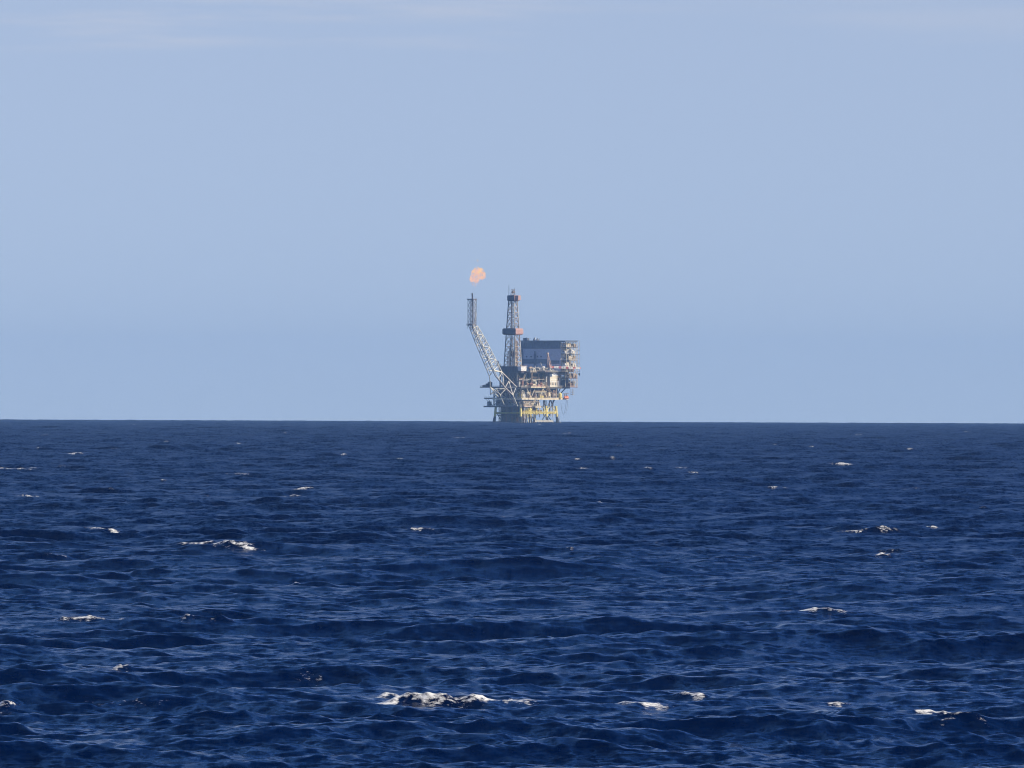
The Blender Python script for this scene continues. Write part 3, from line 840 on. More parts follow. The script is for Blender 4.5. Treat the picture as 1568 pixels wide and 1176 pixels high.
    for k in range(9): mb.box((sx0 + 1 + k * 2.5, sy0 - .15, 46.8), (sx0 + 1.25 + k * 2.5, sy0 - .002, 51.8))
    mb.box((sx0 - .3, sy0 - .6, 52.002), (sx1 + .3, sy1 + .3, 52.5)); mb.box((sx0 - .2, sy0 - .5, 47.4), (sx1 + .2, sy0 - .152, 48.4))
    sub = mb.build('drill_floor', M['navy'], P)
    railing(sub, [(sx0 - .2, sy0 - .4, 52.5), (sx1 + .2, sy0 - .4, 52.5), (sx1 + .2, sy1 + .2, 52.5)], mat='tan')
    mb = MB()
    for x in (sx0 + 1, (sx0 + sx1) / 2, sx1 - 1):
        for y in (sy0 + 1, sy1 - 1): mb.bar((x, y, 33.62), (x, y, 46.58), 1.3)
    for x0, x1 in ((sx0 + 1, (sx0 + sx1) / 2), ((sx0 + sx1) / 2, sx1 - 1)):
        mb.bar((x0, sy0 + 1, 33.8), (x1, sy0 + 1, 46.4), .6); mb.bar((x1, sy0 + 1, 33.8), (x0, sy0 + 1, 46.4), .6)
    mb.bar((sx1 - 1, sy0 + 1, 33.8), (sx1 - 1, sy1 - 1, 46.4), .6); mb.bar((sx1 - 1, sy1 - 1, 33.8), (sx1 - 1, sy0 + 1, 46.4), .6)
    mb.build('derrick_substructure', M['dsteel'], P)
    bulkhead(sx0 + 1.5, sx1 - 2, sy0 + 4, 33.66, 46.4, 'steel')
    for k in range(5):
        x = sx0 + 3 + k * 3.6
        vessel(P, (x, sy0 + 2.4, 33.62), rnd.uniform(4, 8), rnd.uniform(.6, 1.0), 'z', rnd.choice(('tan', 'pale', 'grey')))
    stair(P, (sx1 + 1.4, 11, 35), (sx1 + 1.4, 21, 46.4), axis='x', mat='cream')
    # driller's cabin, the bright white box
    mb = MB(); a, b = (xl(793.2, 6.2), 6.2, 47.8), (xl(793.2, 6.2) + 3.4, 13.4, 52.1)
    # lattice tower
    def corner(px, py): return px
    zs = [52.5, 57, 61.5, 66, 71, 76, 81.6, 87.4, 92.5, 97.5, 102.5, 107.5, 112.8]
    ax, ay = dx1 - 5.9, dy0 + 5.9
    half = lambda z: 5.9 - (5.9 - 2.95) * (z - 52.5) / (112.8 - 52.5)
    C = lambda i, z: np.array((ax + (half(z) if i in (1, 2) else -half(z)), ay + (half(z) if i in (2, 3) else -half(z)), z))
    mb = MB()
    for z0, z1 in zip(zs, zs[1:]):
        for i in range(4):
            j = (i + 1) % 4
            mb.bar(C(i, z1), C(j, z1), .42)
            mid = (C(i, z1) + C(j, z1)) / 2
            mb.bar(C(i, z0), mid, .30); mb.bar(C(j, z0), mid, .30)
    der = mb.build('derrick', M['tan'], P)
    for i in range(4):
        MB().bar(C(i, 52.5), C(i, 112.8), .72).build('derrick_leg', M['pale' if i in (1, 2) else 'steel'], der)  # light and shade put into the leg colours: pale sunlit side, dark shaded side
    # guide rails, pipes racked inside
    for dx, dy, r in ((-1.2, -1.4, .28), (.6, -1.6, .22), (1.8, -.4, .25), (-.6, .4, .3)):
        MB().tube((ax + dx, ay + dy, 52.6), (ax + dx * .7, ay + dy * .7, 112), r, n=6).build('guide_rail', M['pipe' if dx < 0 else 'pale'], der)
    for k in range(9):
        x = ax - 3.6 + .9 * k; m = ('rust', 'tan', 'pipe', 'pale', 'steel')[k % 5]
        MB().tube((x, ay - 3.6 + .3 * (k % 3), 52.6), (x * .98 + ax * .02, ay - 3.2, 64 + (k * 37 % 17)), .30, n=6).build('drill_pipe', M[m], der)
    for k in range(6):
        y = ay - 3.4 + 1.1 * k
        MB().tube((ax + 4.0, y, 52.6), (ax + 3.6, y, 62 + (k * 53 % 18)), .32, n=6).build('drill_pipe', M[('tan', 'pale', 'rust')[k % 3]], der)
    MB().box((ax - 1.4, ay - 1.2, 62), (ax + 1.4, ay + 1.2, 66.5)).box((ax - .7, ay - .6, 60.2), (ax + .7, ay + .6, 61.99)).build('travelling_block', M['rust'], der)
    # belly board and crown, shade painted in: navy on shaded sides, faded red on the sunlit
    def collar(name, z0, z1, h, ch):
        mb = MB()
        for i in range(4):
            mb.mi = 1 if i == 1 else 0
            j = (i + 1) % 4
            sgn = [(-1, -1), (1, -1), (1, 1), (-1, 1)]
            p, q = np.array(sgn[i]) * h, np.array(sgn[j]) * h
            n = np.array([(0, -1), (1, 0), (0, 1), (-1, 0)][i]) * .0
            ps = [(ax + p[0] * .86, ay + p[1] * .86, z0), (ax + q[0] * .86, ay + q[1] * .86, z0),
                  (ax + q[0], ay + q[1], z0 + ch), (ax + p[0], ay + p[1], z0 + ch),
                  (ax + q[0], ay + q[1], z1 - ch), (ax + p[0], ay + p[1], z1 - ch),
                  (ax + q[0] * .9, ay + q[1] * .9, z1), (ax + p[0] * .9, ay + p[1] * .9, z1)]
            mb.add(ps, [(0, 1, 2, 3), (3, 2, 4, 5), (5, 4, 6, 7)])
        mb.mi = 2
        mb.box((ax - h * .85, ay - h * .85, z0 + .3), (ax + h * .85, ay + h * .85, z0 + .5))
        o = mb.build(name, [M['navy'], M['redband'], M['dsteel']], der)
        return o
    collar('belly_board', 81.6, 87.6, 7.1, 1.1)
    collar('crown_platform', 112.9, 118.2, 3.9, .5)
    mb = MB(); mb.box((ax + 4.0, ay - 2.6, 114.2), (ax + 7.0, ay + 2.2, 118.0)); mb.box((ax + 3.7, ay - 2.9, 113.9), (ax + 7.2, ay + 2.5, 114.19))
    for s in (-1, 1): mb.bar((ax + 3, ay + s * 1.6, 112), (ax + 6.6, ay + s * 1.6, 113.9), .25)
    mb.build('crown_cabin', M['redband'], der)
    railing(der, [(ax - 4.5, ay - 4.5, 87.7), (ax + 4.5, ay - 4.5, 87.7), (ax + 4.5, ay + 4.5, 87.7)], mat='steel', h=2.2)
    mb = MB()
    for s in (-1, 1):
        for t in (-1, 1): mb.bar((ax + s * 1.5, ay + t * 1.5, 118), (ax + s * 1.2, ay + t * 1.2, 123.4), .3)
    for z in (120.5, 123.4):
        for s in (-1, 1): mb.bar((ax - 1.3, ay + s * 1.3, z), (ax + 1.3, ay + s * 1.3, z), .26); mb.bar((ax + s * 1.3, ay - 1.3, z + .01), (ax + s * 1.3, ay + 1.3, z + .01), .26)
    mb.tube((ax, ay - .8, 121.2), (ax, ay + .8, 121.2), 1.1, n=12)
    mb.bar((ax - 1.2, ay - 1.3, 118.2), (ax + 1.2, ay - 1.3, 123.2), .2)
    mb.build('crown_block', M['tan'], der)
    MB().bar((ax - 3.0, ay - 2.4, 118), (ax - 3.0, ay - 2.4, 128.0), .26).build('aerial', M['steel'], der)
    MB().bar((ax + 2.5, ay - 1.5, 118), (ax + 2.5, ay - 1.5, 124.6), .24).build('aerial', M['steel'], der)
    # red tank seen behind the boom at the foot of the derrick
    vessel(P, (xl(762, 9), 9.4, 52), 4.5, .8, 'z', 'redband'); vessel(P, (xl(765.5, 9), 9.0, 48), 5.5, .7, 'z', 'pale')
    deck(P, 'side_platform', xl(758, 8), sx0 - .4, 7.5, 12, 48, .6, 'grey', rail='pinkish')

    # ---- flare boom leaning out to the left and towards the ship
    def pt(px, py, x): return np.array((x, yr(px, x), zz(py)))
    LR = [(-1.6, -2.1, 15.6), pt(785.5, 604.8, -3.5), pt(773.5, 592.5, -5.2), pt(761, 576, -7), pt(734.4, 520, -11), pt(723.6, 497, -12)]
    UR = [(-3.5, -.4, 33.1), pt(768.9, 569.7, -7), pt(743.4, 520, -11), pt(731, 499.5, -12)]
    LL = [pt(788, 619.5, -6.5), pt(774, 609, -18), pt(751, 592.7, -25), pt(749.9, 577.4, -19.5), pt(725.8, 520, -17.5), pt(717, 497, -17.5)]
    UL = [(-20, 0, 47), pt(757, 567, -19.8), pt(735.6, 520, -17.5), pt(726.5, 501, -17.5)]
    def along(poly, z):
        P2 = [np.array(p, float) for p in poly]
        for a, b in zip(P2, P2[1:]):
            if min(a[2], b[2]) <= z <= max(a[2], b[2]):
                return a + (b - a) * (z - a[2]) / (b[2] - a[2])
        return P2[0] if z < P2[0][2] else P2[-1]
    mb = MB()
    zl = [43.5, 49, 54.5, 60, 65.5, 71, 76.5, 82, 87.5]
    for k, (z0, z1) in enumerate(zip(zl, zl[1:])):
        d = 4.0
        q = [(along(LR, z0), along(UR, z0 + d)), (along(LR, z1), along(UR, z1 + d))]
        ql = [(along(LL, z0), along(UL, z0 + d)), (along(LL, z1), along(UL, z1 + d))]
        for (a0, b0), (a1, b1) in ((q[0], q[1]), (ql[0], ql[1]), ((q[0][0], ql[0][0]), (q[1][0], ql[1][0])), ((q[0][1], ql[0][1]), (q[1][1], ql[1][1]))):
            mb.bar(a1, b1, .42)
            if k % 2: mb.bar(a0, b1, .40)
            else: mb.bar(b0, a1, .40)
    boom = mb.build('flare_boom', M['boom'], P)
    for c, w in ((LR, .8), (UR, .8), (LL, .72), (UL, .72)):
        mb = MB()
        for a, b in zip(c, c[1:]): mb.tube(a, b, w * .5, n=8)
        mb.build('boom_chord', M['boom'], boom)
    # base bracing on the left face
    B = {k: pt(*v) for k, v in dict(a=(751, 592.7, -25), b=(751, 604, -28), c=(774, 592.5, -16), d=(760, 594.8, -20), e=(774.5, 595, -14),
                                    f=(749.8, 577.4, -21), g=(785.5, 604.8, -4), h=(772, 619, -14), i=(790.5, 592.8, -4), j=(779, 583, -8), k=(763, 607, -21), l=(766, 604.5, -15)).items()}
    for u, v, w in (('a', 'k', .6), ('b', 'd', .55), ('d', 'e', .55), ('f', 'b', .7), ('c', 'i', .75), ('j', 'g', .5), ('j', 'c', .5), ('e', 'l', .4), ('l', 'h', .4), ('b', 'c', .4), ('d', 'l', .4)):
        MB().bar(B[u], B[v], w).build('boom_stay', M['boom'], boom)
    for (pa, pb) in (((768.9, 569.8, -7), (764.5, 578, -7)), ((768.9, 569.8, -7), (757.5, 567.5, -7.4)), ((769.5, 570.5, -7), (771.5, 588, -6)), ((779, 583.5, -6), (774.5, 591.5, -6)), ((785.5, 604.5, -4), (789.5, 594, -3)), ((779, 583.5, -6), (784.5, 602, -4))):
        MB().bar(pt(*pa), pt(*pb), .5).build('boom_stay', M['boom'], boom)
    # gas line up the boom
    mb = MB(); off = np.array((-2.4, 0.6, .6))
    mb.path([along(LR, z) + off for z in (16.5, 30, 43, 60, 76, 87)] + [np.array((-14.7, -63.6, 92)), np.array((-14.7, -63.6, 112))], .42, n=8)
    mb.build('gas_line', M['boomdark'], boom)
    mb = MB()
    mb.path([along(LL, z) + [1.8, .6, .5] for z in (44, 60, 76, 88)], .25, n=6); mb.path([along(UR, z) + [-1.5, 0, -.5] for z in (50, 60, 76, 88)], .2, n=6)
    mb.build('pilot_line', M['pale'], boom)
    # the upright lattice head
    tx0, tx1, ty0, ty1 = -17.6, -12.0, -66.6, -61.0
    zt = [88.5, 93, 98, 103, 108, 113]
    mb = MB(); cs = [(tx0, ty0), (tx1, ty0), (tx1, ty1), (tx0, ty1)]
    for z0, z1 in zip(zt, zt[1:]):
        for i in range(4):
            a, b = cs[i], cs[(i + 1) % 4]
            mb.bar((*a, z1), (*b, z1), .26 if i in (0, 3) else .36)
            mb.bar((*a, z0), (*b, z1), .22)
            mb.bar((*b, z0), (*a, z1), .22)
    for i, c in enumerate(cs): mb.bar((*c, 86.5), (*c, 113.6), .24 if i == 0 else .44)
    mb.bar((tx0, ty0, 90.5), (tx1, ty1, 90.5), .6); mb.bar((tx0, ty1, 90.6), (tx1, ty0, 90.6), .6)
    head = mb.build('flare_head', M['boomdark'], P)
    stair(head, (tx1 + .5, ty0 + 1, 90), (tx1 + .5, ty1 - 1, 101), w=.9, mat='pale', axis='x', name='ladder')
    mb = MB(); mb.bar((tx1 + .35, ty0 + 2.4, 89), (tx1 + .35, ty0 + 2.4, 113), .16); mb.bar((tx1 + .35, ty0 + 3.1, 89), (tx1 + .35, ty0 + 3.1, 113), .16)
    for k in range(30): mb.bar((tx1 + .35, ty0 + 2.4, 89.4 + k * .8), (tx1 + .35, ty0 + 3.1, 89.4 + k * .8), .1)
    mb.build('ladder', M['white'], head)
    deck(head, 'head_platform', tx0 - .6, tx1 + .6, ty0 - .6, ty1 + .6, 113.4, .4, 'boomdark', rail='boomdark', plate='boomdark')
    deck(head, 'head_platform', tx0 - 1.2, tx1 + .2, ty0 - .8, ty1 + .4, 90.0, .4, 'boomdark', rail='boomdark', plate='boomdark')
    mb = MB(); mb.tube((-14.7, -63.6, 108), (-14.7, -63.6, 117), .55, n=10); mb.tube((-14.7, -63.6, 117), (-14.7, -63.6, 119.2), .75, .62, n=10)
    mb.tube((-14.0, -63.6, 112), (-14.0, -63.6, 118), .14, n=6)
    mb.build('flare_tip', M['steel'], head)
    mb = MB(); e = pt(717, 498, -17.5); f = pt(721, 507, -15)
    mb.bar(e, f, .35); mb.bar(pt(726, 498.5, -12.5), f, .35); mb.bar(e, pt(724, 498, -12), .4)
    mb.build('head_brace', M['boomdark'], head)

    # ---- pedestal crane with a red and white boom lying level
    kx, ky = 5.2, yr(842, 5.2)
    mb = MB(); mb.tube((kx, ky, 48.1), (kx, ky, 51), 1.3, n=12); mb.tube((kx, ky, 51), (kx, ky, 51.6), 1.7, n=12)
    crane = mb.build('pedestal_crane', M['pale'], P)
    mb = MB(); mb.box((kx - 1.4, ky - 2.6, 51.65), (kx + 1.4, ky + 2.2, 52.6)); mb.box((kx - 1.2, ky - 2.5, 52.6), (kx + 1.2, ky - .4, 54.4))
    mb.build('machinery_cab', M['redband'], crane)
    mb = MB(); tip = np.array((kx, yr(838.6, kx), 64.5))
    for s in (-.9, .9):
        mb.bar((kx + s, ky + 2, 52.6), tip + [s * .4, 0, 0], .4); mb.bar((kx + s, ky - 2.2, 52.6), tip + [s * .4, 0, 0], .4)
    for t in (.2, .4, .6, .8):
        a = np.array((kx, ky + 2, 52.6)); b = np.array((kx, ky - 2.2, 52.6)); mb.bar(a + (tip - a) * t, b + (tip - b) * t, .22)
    mb.box(tip - [.7, 1.2, .5], tip + [.7, 1.0, .9]); mb.build('gantry', M['pinkish'], crane)
    te = 13.6; ye = yr(888.5, te); n = 12
    bp = lambda t: np.array((kx + (te - kx) * t, ky + 2.4 + (ye - ky - 2.4) * t, 52.0 - .5 * t))
    nrm = np.array((ye - ky - 2.4, -(te - kx), 0)); nrm /= np.linalg.norm(nrm)
    for k in range(n):
        a, b = bp(k / n), bp((k + .985) / n)
        mb = MB()
        for sx in (-.7, .7):
            for sz in (-.65, .65): mb.bar(a + nrm * sx + [0, 0, sz], b + nrm * sx + [0, 0, sz], .34)
            mb.bar(a + nrm * sx + [0, 0, -.65], b + nrm * sx + [0, 0, .65], .22); mb.bar(a + nrm * sx + [0, 0, .65], b + nrm * sx + [0, 0, -.65], .22)
        for sz in (-.65, .65): mb.bar(a - nrm * .7 + [0, 0, sz], b + nrm * .7 + [0, 0, sz], .2)
        mb.build('crane_boom', M['red' if k % 3 == 0 else 'white'], crane)
    e = bp(1)
    MB().bar(tip, e + [0, 0, .9], .11).build('luffing_rope', M['steel'], crane)
    mb = MB(); mb.bar(e, e + [0, -.8, -5], .12); mb.tube(e + [0, -1.2, -5.6], e + [0, -.4, -5.6], .8, n=10); mb.bar(e + [0, -.8, -6.2], e + [0, -.8, -7.4], .3); mb.bar(e + [0, -.8, -7.4], e + [0, -.1, -7.0], .3)
    mb.build('hook_block', M['steel'], crane)
    mb = MB(); mb.box(e - [.7, .5, .9], e + [.7, .8, .8]); mb.build('boom_head', M['red'], crane)
    # smaller crane jib, pale, by the service building
    MB().bar((2, 40, 48), (2.0, 33.5, 56), .45).build('davit', M['pale'], P)
    # exhaust stacks and white vents on the upper deck
    for px, z, h, r in ((819.6, 47.7, 5.5, .5), (828, 47.7, 4.5, .8), (832, 47.7, 5.2, 1.5), (817, 47.7, 3.8, .9)):
        x = -3.0; y = yr(px, x)
        mb = MB(); mb.tube((x, y, z), (x, y, z + h * .7), r * .7, n=10); mb.tube((x, y, z + h * .7), (x, y, z + h), r, r * .8, n=10)
        mb.build('exhaust_stack', M['white'], P)
    MB().tube((.6, yr(836.8, .6), 38.2), (.6, yr(836.8, .6), 43), .55, n=10).tube((.6, yr(836.8, .6), 43), (.6, yr(836.8, .6), 43.6), .8, n=10).build('exhaust_stack', M['white'], P)
    return root

PLAT = build_platform()

def on_platform(p):
    c, s = math.cos(-R(30)), math.sin(-R(30))
    l = PLAT.location
    return (l[0] + c * p[0] - s * p[1], l[1] + s * p[0] + c * p[1], l[2] + p[2])

def build_loose():
    # white cabin resting on the edge of the drill floor
    x0 = xl(793, 6.0)
    o = empty('white_cabin', on_platform((x0 + 1.6, 9.0, 48.0)), -R(30))
    tag(o, 'bright white boxy cabin standing beside the foot of the drilling derrick', 'cabin')
    mb = MB(); mb.box((-1.6, -3.2, .3), (2.0, 6.4, 4.3))
    for k in range(1, 10): mb.box((2.002, -3.2 + k * .95, .5), (2.07, -3.1 + k * .95, 4.1))
    mb.build('wall', M['white'], o)
    MB().box((-1.75, -3.35, 4.3), (2.15, 6.55, 4.5)).build('roof', M['white'], o)
    MB().box((-1.4, -3.0, 0), (1.8, -2.4, .298)).box((-1.4, 5.6, 0), (1.8, 6.2, .298)).build('skid', M['steel'], o)
    # lifeboats under davits on the far platform
    for i, (y, lab) in enumerate(((79.2, 'orange enclosed lifeboat hanging at the right end of the bright lower deck, the outer one'),
                                  (75.6, 'orange enclosed lifeboat hanging at the right end of the bright lower deck, the inner one'))):
        o = empty('lifeboat', on_platform((4.6, y, 22.6)), -R(30))
        tag(o, lab, 'lifeboat', 'lifeboats on the lower deck')
        mb = MB()
        prof = [(-3.3, .25, .5), (-2.6, .9, .15), (-1.2, 1.25, 0), (1.2, 1.25, 0), (2.6, .95, .15), (3.3, .25, .5)]
        vs = []; n = 10
        for (yy, w, zo) in prof:
            for k in range(n):
                a = 2 * math.pi * k / n
                vs.append((w * math.cos(a), yy * .55, 1.4 + (1.4 - zo) * math.sin(a) * (1 if math.sin(a) < 0 else .8)))
        fs = [(j * n + k, j * n + (k + 1) % n, (j + 1) * n + (k + 1) % n, (j + 1) * n + k) for j in range(5) for k in range(n)]
        fs += [tuple(reversed(range(n))), tuple(range(5 * n, 6 * n))]
        mb.add(vs, fs); mb.build('hull', M['orange'], o)
        MB().box((-.55, -.6, 2.3), (.55, .5, 3.1)).build('canopy', M['orange'], o)
        MB().tube((0, -1.2, 2.3), (0, -1.2, 5.0), .08, n=5).tube((0, 1.2, 2.3), (0, 1.2, 5.0), .08, n=5).build('fall_rope', M['steel'], o)
    mb = MB()
    for y in (74.2, 77.0, 77.9, 80.8):
        mb.bar((2.8, y, 23.2), (2.9, y, 27.4), .3); mb.bar((2.9, y, 27.4), (5.2, y, 27.7), .3)
    for a, b in ((74.2, 77.0), (77.9, 80.8)): mb.bar((4.6, a, 27.65), (4.6, b, 27.65), .25)
    mb.build('lifeboat_davit', M['tan'], PLAT)
    # yellow tank beside them
    o = empty('storage_tank', on_platform((1.0, 71.8, 23.3)), -R(30))
    tag(o, 'squat pale yellow tank standing on the lower deck beside the lifeboats', 'tank')
    MB().tube((0, 0, .4), (0, 0, 4.2), 1.6, n=14, dome=True).build('shell', M['yellow'], o)
    MB().tube((0, 0, 4.9), (0, 0, 5.8), .3, n=8).build('vent', M['pale'], o)
    MB().box((-1.4, -1.4, 0), (1.4, 1.4, .25)).build('skid', M['steel'], o)

    # the gas flame burning above the flare tip
    fx, fy, fz = -14.7, -63.6, 117.4
    o = empty('gas_flame', on_platform((fx, fy, fz)), -R(30))
    tag(o, 'billowing orange gas flame burning above the tip of the flare boom', 'flame')
    m, nt, N, L = nodes('burning_gas')
    N.remove(N['Principled BSDF'])
    em = N.new('ShaderNodeEmission'); tr = N.new('ShaderNodeBsdfTransparent'); ms = N.new('ShaderNodeMixShader')
    tc = N.new('ShaderNodeTexCoord')
    n1 = N.new('ShaderNodeTexNoise'); n1.inputs['Scale'].default_value = .42; n1.inputs['Detail'].default_value = 5; n1.inputs['Distortion'].default_value = .8
    L.new(tc.outputs['Object'], n1.inputs['Vector'])
    cr = N.new('ShaderNodeValToRGB')
    e = cr.color_ramp.elements
    e[0].position = .38; e[0].color = (.70, .46, .42, 1); e[1].position = .72; e[1].color = (1.0, .66, .20, 1)
    q = e.new(.54); q.color = (.98, .50, .28, 1)
    sep = N.new('ShaderNodeSeparateXYZ'); L.new(tc.outputs['Object'], sep.inputs[0])
    zr = N.new('ShaderNodeMapRange'); zr.inputs['From Min'].default_value = 8; zr.inputs['From Max'].default_value = 26; zr.inputs['To Min'].default_value = -.10; zr.inputs['To Max'].default_value = .12
    L.new(sep.outputs['Z'], zr.inputs['Value'])
    a1 = N.new('ShaderNodeMath'); a1.operation = 'ADD'; L.new(n1.outputs['Fac'], a1.inputs[0]); L.new(zr.outputs[0], a1.inputs[1])
    L.new(a1.outputs[0], cr.inputs['Fac']); L.new(cr.outputs['Color'], em.inputs['Color'])
    em.inputs['Strength'].default_value = 1.05
    n2 = N.new('ShaderNodeTexNoise'); n2.inputs['Scale'].default_value = .38; n2.inputs['Detail'].default_value = 6; n2.inputs['Roughness'].default_value = .65
    L.new(tc.outputs['Object'], n2.inputs['Vector'])
    zr2 = N.new('ShaderNodeMapRange'); zr2.inputs['From Min'].default_value = 5.0; zr2.inputs['From Max'].default_value = 13; zr2.inputs['To Min'].default_value = -.22; zr2.inputs['To Max'].default_value = .03
    L.new(sep.outputs['Z'], zr2.inputs['Value'])
    a2 = N.new('ShaderNodeMath'); a2.operation = 'ADD'; L.new(n2.outputs['Fac'], a2.inputs[0]); L.new(zr2.outputs[0], a2.inputs[1])
    ar = N.new('ShaderNodeMapRange'); ar.inputs['From Min'].default_value = .45; ar.inputs['From Max'].default_value = .58; ar.inputs['To Min'].default_value = 0.0; ar.inputs['To Max'].default_value = .72
    L.new(a2.outputs[0], ar.inputs['Value'])
    L.new(ar.outputs[0], ms.inputs['Fac']); L.new(tr.outputs[0], ms.inputs[1]); L.new(em.outputs[0], ms.inputs[2])
    L.new(ms.outputs[0], N['Material Output'].inputs['Surface'])
    rng = np.random.default_rng(4)
    def lobe(mb, c, r, seed, nn=14):
        rg = np.random.default_rng(seed); ph = rg.uniform(0, 6.28, 6)
        vs = []; rows = nn // 2 + 1
        for j in range(rows + 1):
            t = math.pi * j / rows
            for k in range(nn):
                p = 2 * math.pi * k / nn
                w = 1 + .20 * math.sin(3 * p + ph[0] + 2 * t) + .18 * math.sin(5 * t + ph[1]) * math.cos(2 * p + ph[2]) + .12 * math.sin(5 * p + 4 * t + ph[3])
                vs.append((c[0] + r[0] * w * math.sin(t) * math.cos(p), c[1] + r[1] * w * math.sin(t) * math.sin(p), c[2] + r[2] * w * math.cos(t)))
        fs = [(j * nn + k, j * nn + (k + 1) % nn, (j + 1) * nn + (k + 1) % nn, (j + 1) * nn + k) for j in range(rows) for k in range(nn)]
        mb.add(vs, [q[::-1] for q in fs])
    # lobes placed by picture offsets from the tip (right, up) in metres
    def at(dx, up, d=0): return (dx * CA - d * SA, dx * SA + d * CA, up)
    for i, (dx, up, d, r) in enumerate(((1.0, 12.0, 0, (2.6, 2.2, 3.2)), (.2, 15.6, .6, (2.6, 2.3, 3.4)), (1.4, 20.2, 0, (2.3, 2.1, 3.0)), (4.6, 23.0, -.4, (3.4, 2.8, 3.0)), (8.2, 22.2, .2, (3.2, 2.8, 2.9)),
                                        (11.0, 18.6, .5, (2.4, 2.0, 3.2)), (9.2, 16.0, -.6, (1.6, 1.5, 1.8)), (5.0, 16.6, 1.2, (2.9, 2.4, 3.8)), (5.2, 12.2, .3, (1.9, 1.7, 2.7)), (3.2, 9.0, 0, (1.9, 1.5, 2.2)), (5.0, 7.6, .2, (1.3, 1.2, 1.8)), (1.0, 7.8, -.2, (1.2, 1.1, 1.6)))):
        mb = MB(); lobe(mb, at(dx, up, d), r, 20 + i)
        mb.v = [(p[0] * .93, p[1] * .93, 16 + (p[2] - 16) * .93) for p in mb.v]
        b = mb.build('flame_tongue', m, o)
        b.data.polygons.foreach_set('use_smooth', [True] * len(b.data.polygons))
    mb = MB(); lobe(mb, at(4.6, 31.5), (.7, .6, .7), 40, 8); mb.build('flame_wisp', m, o)
build_loose()


# ------------------------------------------------------------------ air, sky, sun, camera
def build_haze():
    zb = -(15700.0 ** 2) / (2 * EARTH) - 3.5
    o = MB().box((-15900, -15900, zb), (15900, 15900, 134)).build('haze', [], None)
    tag(o, 'pale blue sea haze in the air over the water', 'haze', kind='stuff')
    m, nt, N, L = nodes('haze_air')
    N.remove(N['Principled BSDF'])
    v = N.new('ShaderNodeVolumePrincipled')
    v.inputs['Color'].default_value = (.36, .62, 1.0, 1)
    v.inputs['Density'].default_value = HAZE
    v.inputs['Anisotropy'].default_value = .15
    L.new(v.outputs['Volume'], N['Material Output'].inputs['Volume'])
    o.data.materials.append(m)
HAZE = 3.6e-5

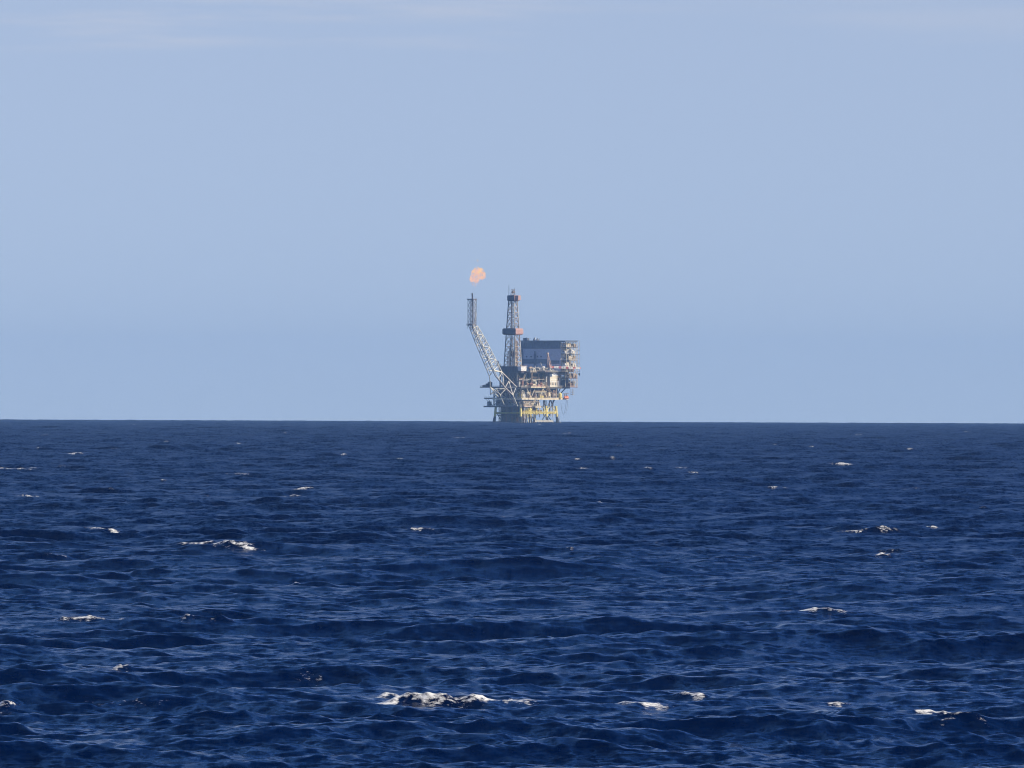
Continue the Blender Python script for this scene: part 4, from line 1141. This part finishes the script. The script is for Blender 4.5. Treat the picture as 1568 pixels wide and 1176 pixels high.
def build_world():
    w = bpy.data.worlds.new('World'); S.world = w; w.use_nodes = True
    nt = w.node_tree; N, L = nt.nodes, nt.links
    bg = N['Background']
    sk = N.new('ShaderNodeTexSky'); sk.sky_type = 'NISHITA'; sk.sun_disc = False
    sk.sun_elevation = R(SUN_EL); sk.sun_rotation = R(SUN_AZ)
    sk.altitude = 3000; sk.air_density = 1.0; sk.dust_density = .2; sk.ozone_density = 3.5
    tc = N.new('ShaderNodeTexCoord')
    sep = N.new('ShaderNodeSeparateXYZ'); L.new(tc.outputs['Generated'], sep.inputs[0])
    mx = N.new('ShaderNodeMath'); mx.operation = 'MAXIMUM'; mx.inputs[1].default_value = 0
    L.new(sep.outputs['Z'], mx.inputs[0])
    ad = N.new('ShaderNodeMath'); ad.operation = 'ADD'; ad.inputs[1].default_value = .085
    L.new(mx.outputs[0], ad.inputs[0])
    cb = N.new('ShaderNodeCombineXYZ')
    L.new(sep.outputs['X'], cb.inputs['X']); L.new(sep.outputs['Y'], cb.inputs['Y']); L.new(ad.outputs[0], cb.inputs['Z'])
    nm = N.new('ShaderNodeVectorMath'); nm.operation = 'NORMALIZE'; L.new(cb.outputs[0], nm.inputs[0])
    L.new(nm.outputs['Vector'], sk.inputs['Vector'])
    # faint high cloud in long streaks, low in the sky
    mp = N.new('ShaderNodeMapping'); mp.inputs['Scale'].default_value = (16, 16, 190); mp.inputs['Location'].default_value = (1.3, .4, 2.1)
    mp.inputs['Rotation'].default_value = (0, R(.25), 0)
    L.new(tc.outputs['Generated'], mp.inputs['Vector'])
    n = N.new('ShaderNodeTexNoise'); n.inputs['Scale'].default_value = 1.0; n.inputs['Detail'].default_value = 6; n.inputs['Roughness'].default_value = .55
    L.new(mp.outputs['Vector'], n.inputs['Vector'])
    r = N.new('ShaderNodeMapRange'); r.interpolation_type = 'SMOOTHSTEP'
    r.inputs['From Min'].default_value = .42; r.inputs['From Max'].default_value = .66; r.inputs['To Max'].default_value = .48
    L.new(n.outputs['Fac'], r.inputs['Value'])
    b = N.new('ShaderNodeMapRange'); b.interpolation_type = 'SMOOTHSTEP'
    b.inputs['From Min'].default_value = .0400; b.inputs['From Max'].default_value = .0425
    L.new(sep.outputs['Z'], b.inputs['Value'])
    xm = N.new('ShaderNodeMapRange'); xm.interpolation_type = 'SMOOTHSTEP'
    xm.inputs['From Min'].default_value = .03; xm.inputs['From Max'].default_value = -.03; xm.inputs['To Min'].default_value = .25
    L.new(sep.outputs['X'], xm.inputs['Value'])
    m1 = N.new('ShaderNodeMath'); m1.operation = 'MULTIPLY'; L.new(r.outputs[0], m1.inputs[0]); L.new(b.outputs[0], m1.inputs[1])
    m2 = N.new('ShaderNodeMath'); m2.operation = 'MULTIPLY'; L.new(m1.outputs[0], m2.inputs[0]); L.new(xm.outputs[0], m2.inputs[1])
    mix = N.new('ShaderNodeMix'); mix.data_type = 'RGBA'
    L.new(m2.outputs[0], mix.inputs['Factor']); L.new(sk.outputs[0], mix.inputs['A'])
    mix.inputs['B'].default_value = (3.6, 4.7, 5.6, 1)
    cr = N.new('ShaderNodeValToRGB'); e = cr.color_ramp.elements
    e[0].position = 0; e[0].color = (.615, .475, .430, 1)
    e[1].position = 1; e[1].color = (.12, .27, .50, 1)
    q = e.new(.05); q.color = (.765, .555, .468, 1)
    q = e.new(.30); q.color = (.215, .395, .66, 1)
    L.new(mx.outputs[0], cr.inputs['Fac'])
    tn = N.new('ShaderNodeMix'); tn.data_type = 'RGBA'; tn.blend_type = 'MULTIPLY'; tn.inputs['Factor'].default_value = 1
    L.new(mix.outputs['Result'], tn.inputs['A']); L.new(cr.outputs['Color'], tn.inputs['B'])
    L.new(tn.outputs['Result'], bg.inputs['Color'])
    bg.inputs['Strength'].default_value = SKY
SKY = .15 * 1.55

def build_light_camera():
    l = bpy.data.lights.new('sun', 'SUN'); l.energy = 5.0 * 1.08; l.angle = R(.53); l.color = (1.0, .87, .65)
    o = bpy.data.objects.new('sun', l); COL.objects.link(o)
    az, el = R(SUN_AZ), R(SUN_EL)
    from mathutils import Vector
    d = Vector((math.sin(az) * math.cos(el), math.cos(az) * math.cos(el), math.sin(el)))
    o.rotation_euler = d.to_track_quat('Z', 'Y').to_euler()
    o.location = d * 60 + Vector((0, 0, 20))
    c = bpy.data.cameras.new('camera'); c.sensor_width = 36; c.lens = 36 * FPX / 1568
    c.clip_start = .5; c.clip_end = 80000
    co = bpy.data.objects.new('camera', c); COL.objects.link(co)
    co.location = (0, 0, CAM_H)
    from mathutils import Matrix
    co.rotation_euler = (Matrix.Rotation(math.pi / 2 + PITCH, 3, 'X') @ Matrix.Rotation(ROLL, 3, 'Z')).to_euler()
    S.camera = co

build_sea()
build_haze()
build_world()
build_light_camera()
S.view_settings.view_transform = 'Standard'; S.view_settings.look = 'None'
S.view_settings.exposure = .25; S.view_settings.gamma = 1
S.render.engine = 'CYCLES'
S.cycles.use_denoising = True
S.cycles.denoising_input_passes = 'RGB_ALBEDO_NORMAL'
S.cycles.denoising_prefilter = 'ACCURATE'
S.cycles.adaptive_threshold = .004
S.cycles.filter_width = 1.1
S.cycles.volume_bounces = 0
S.cycles.max_bounces = 6
S.cycles.transparent_max_bounces = 16
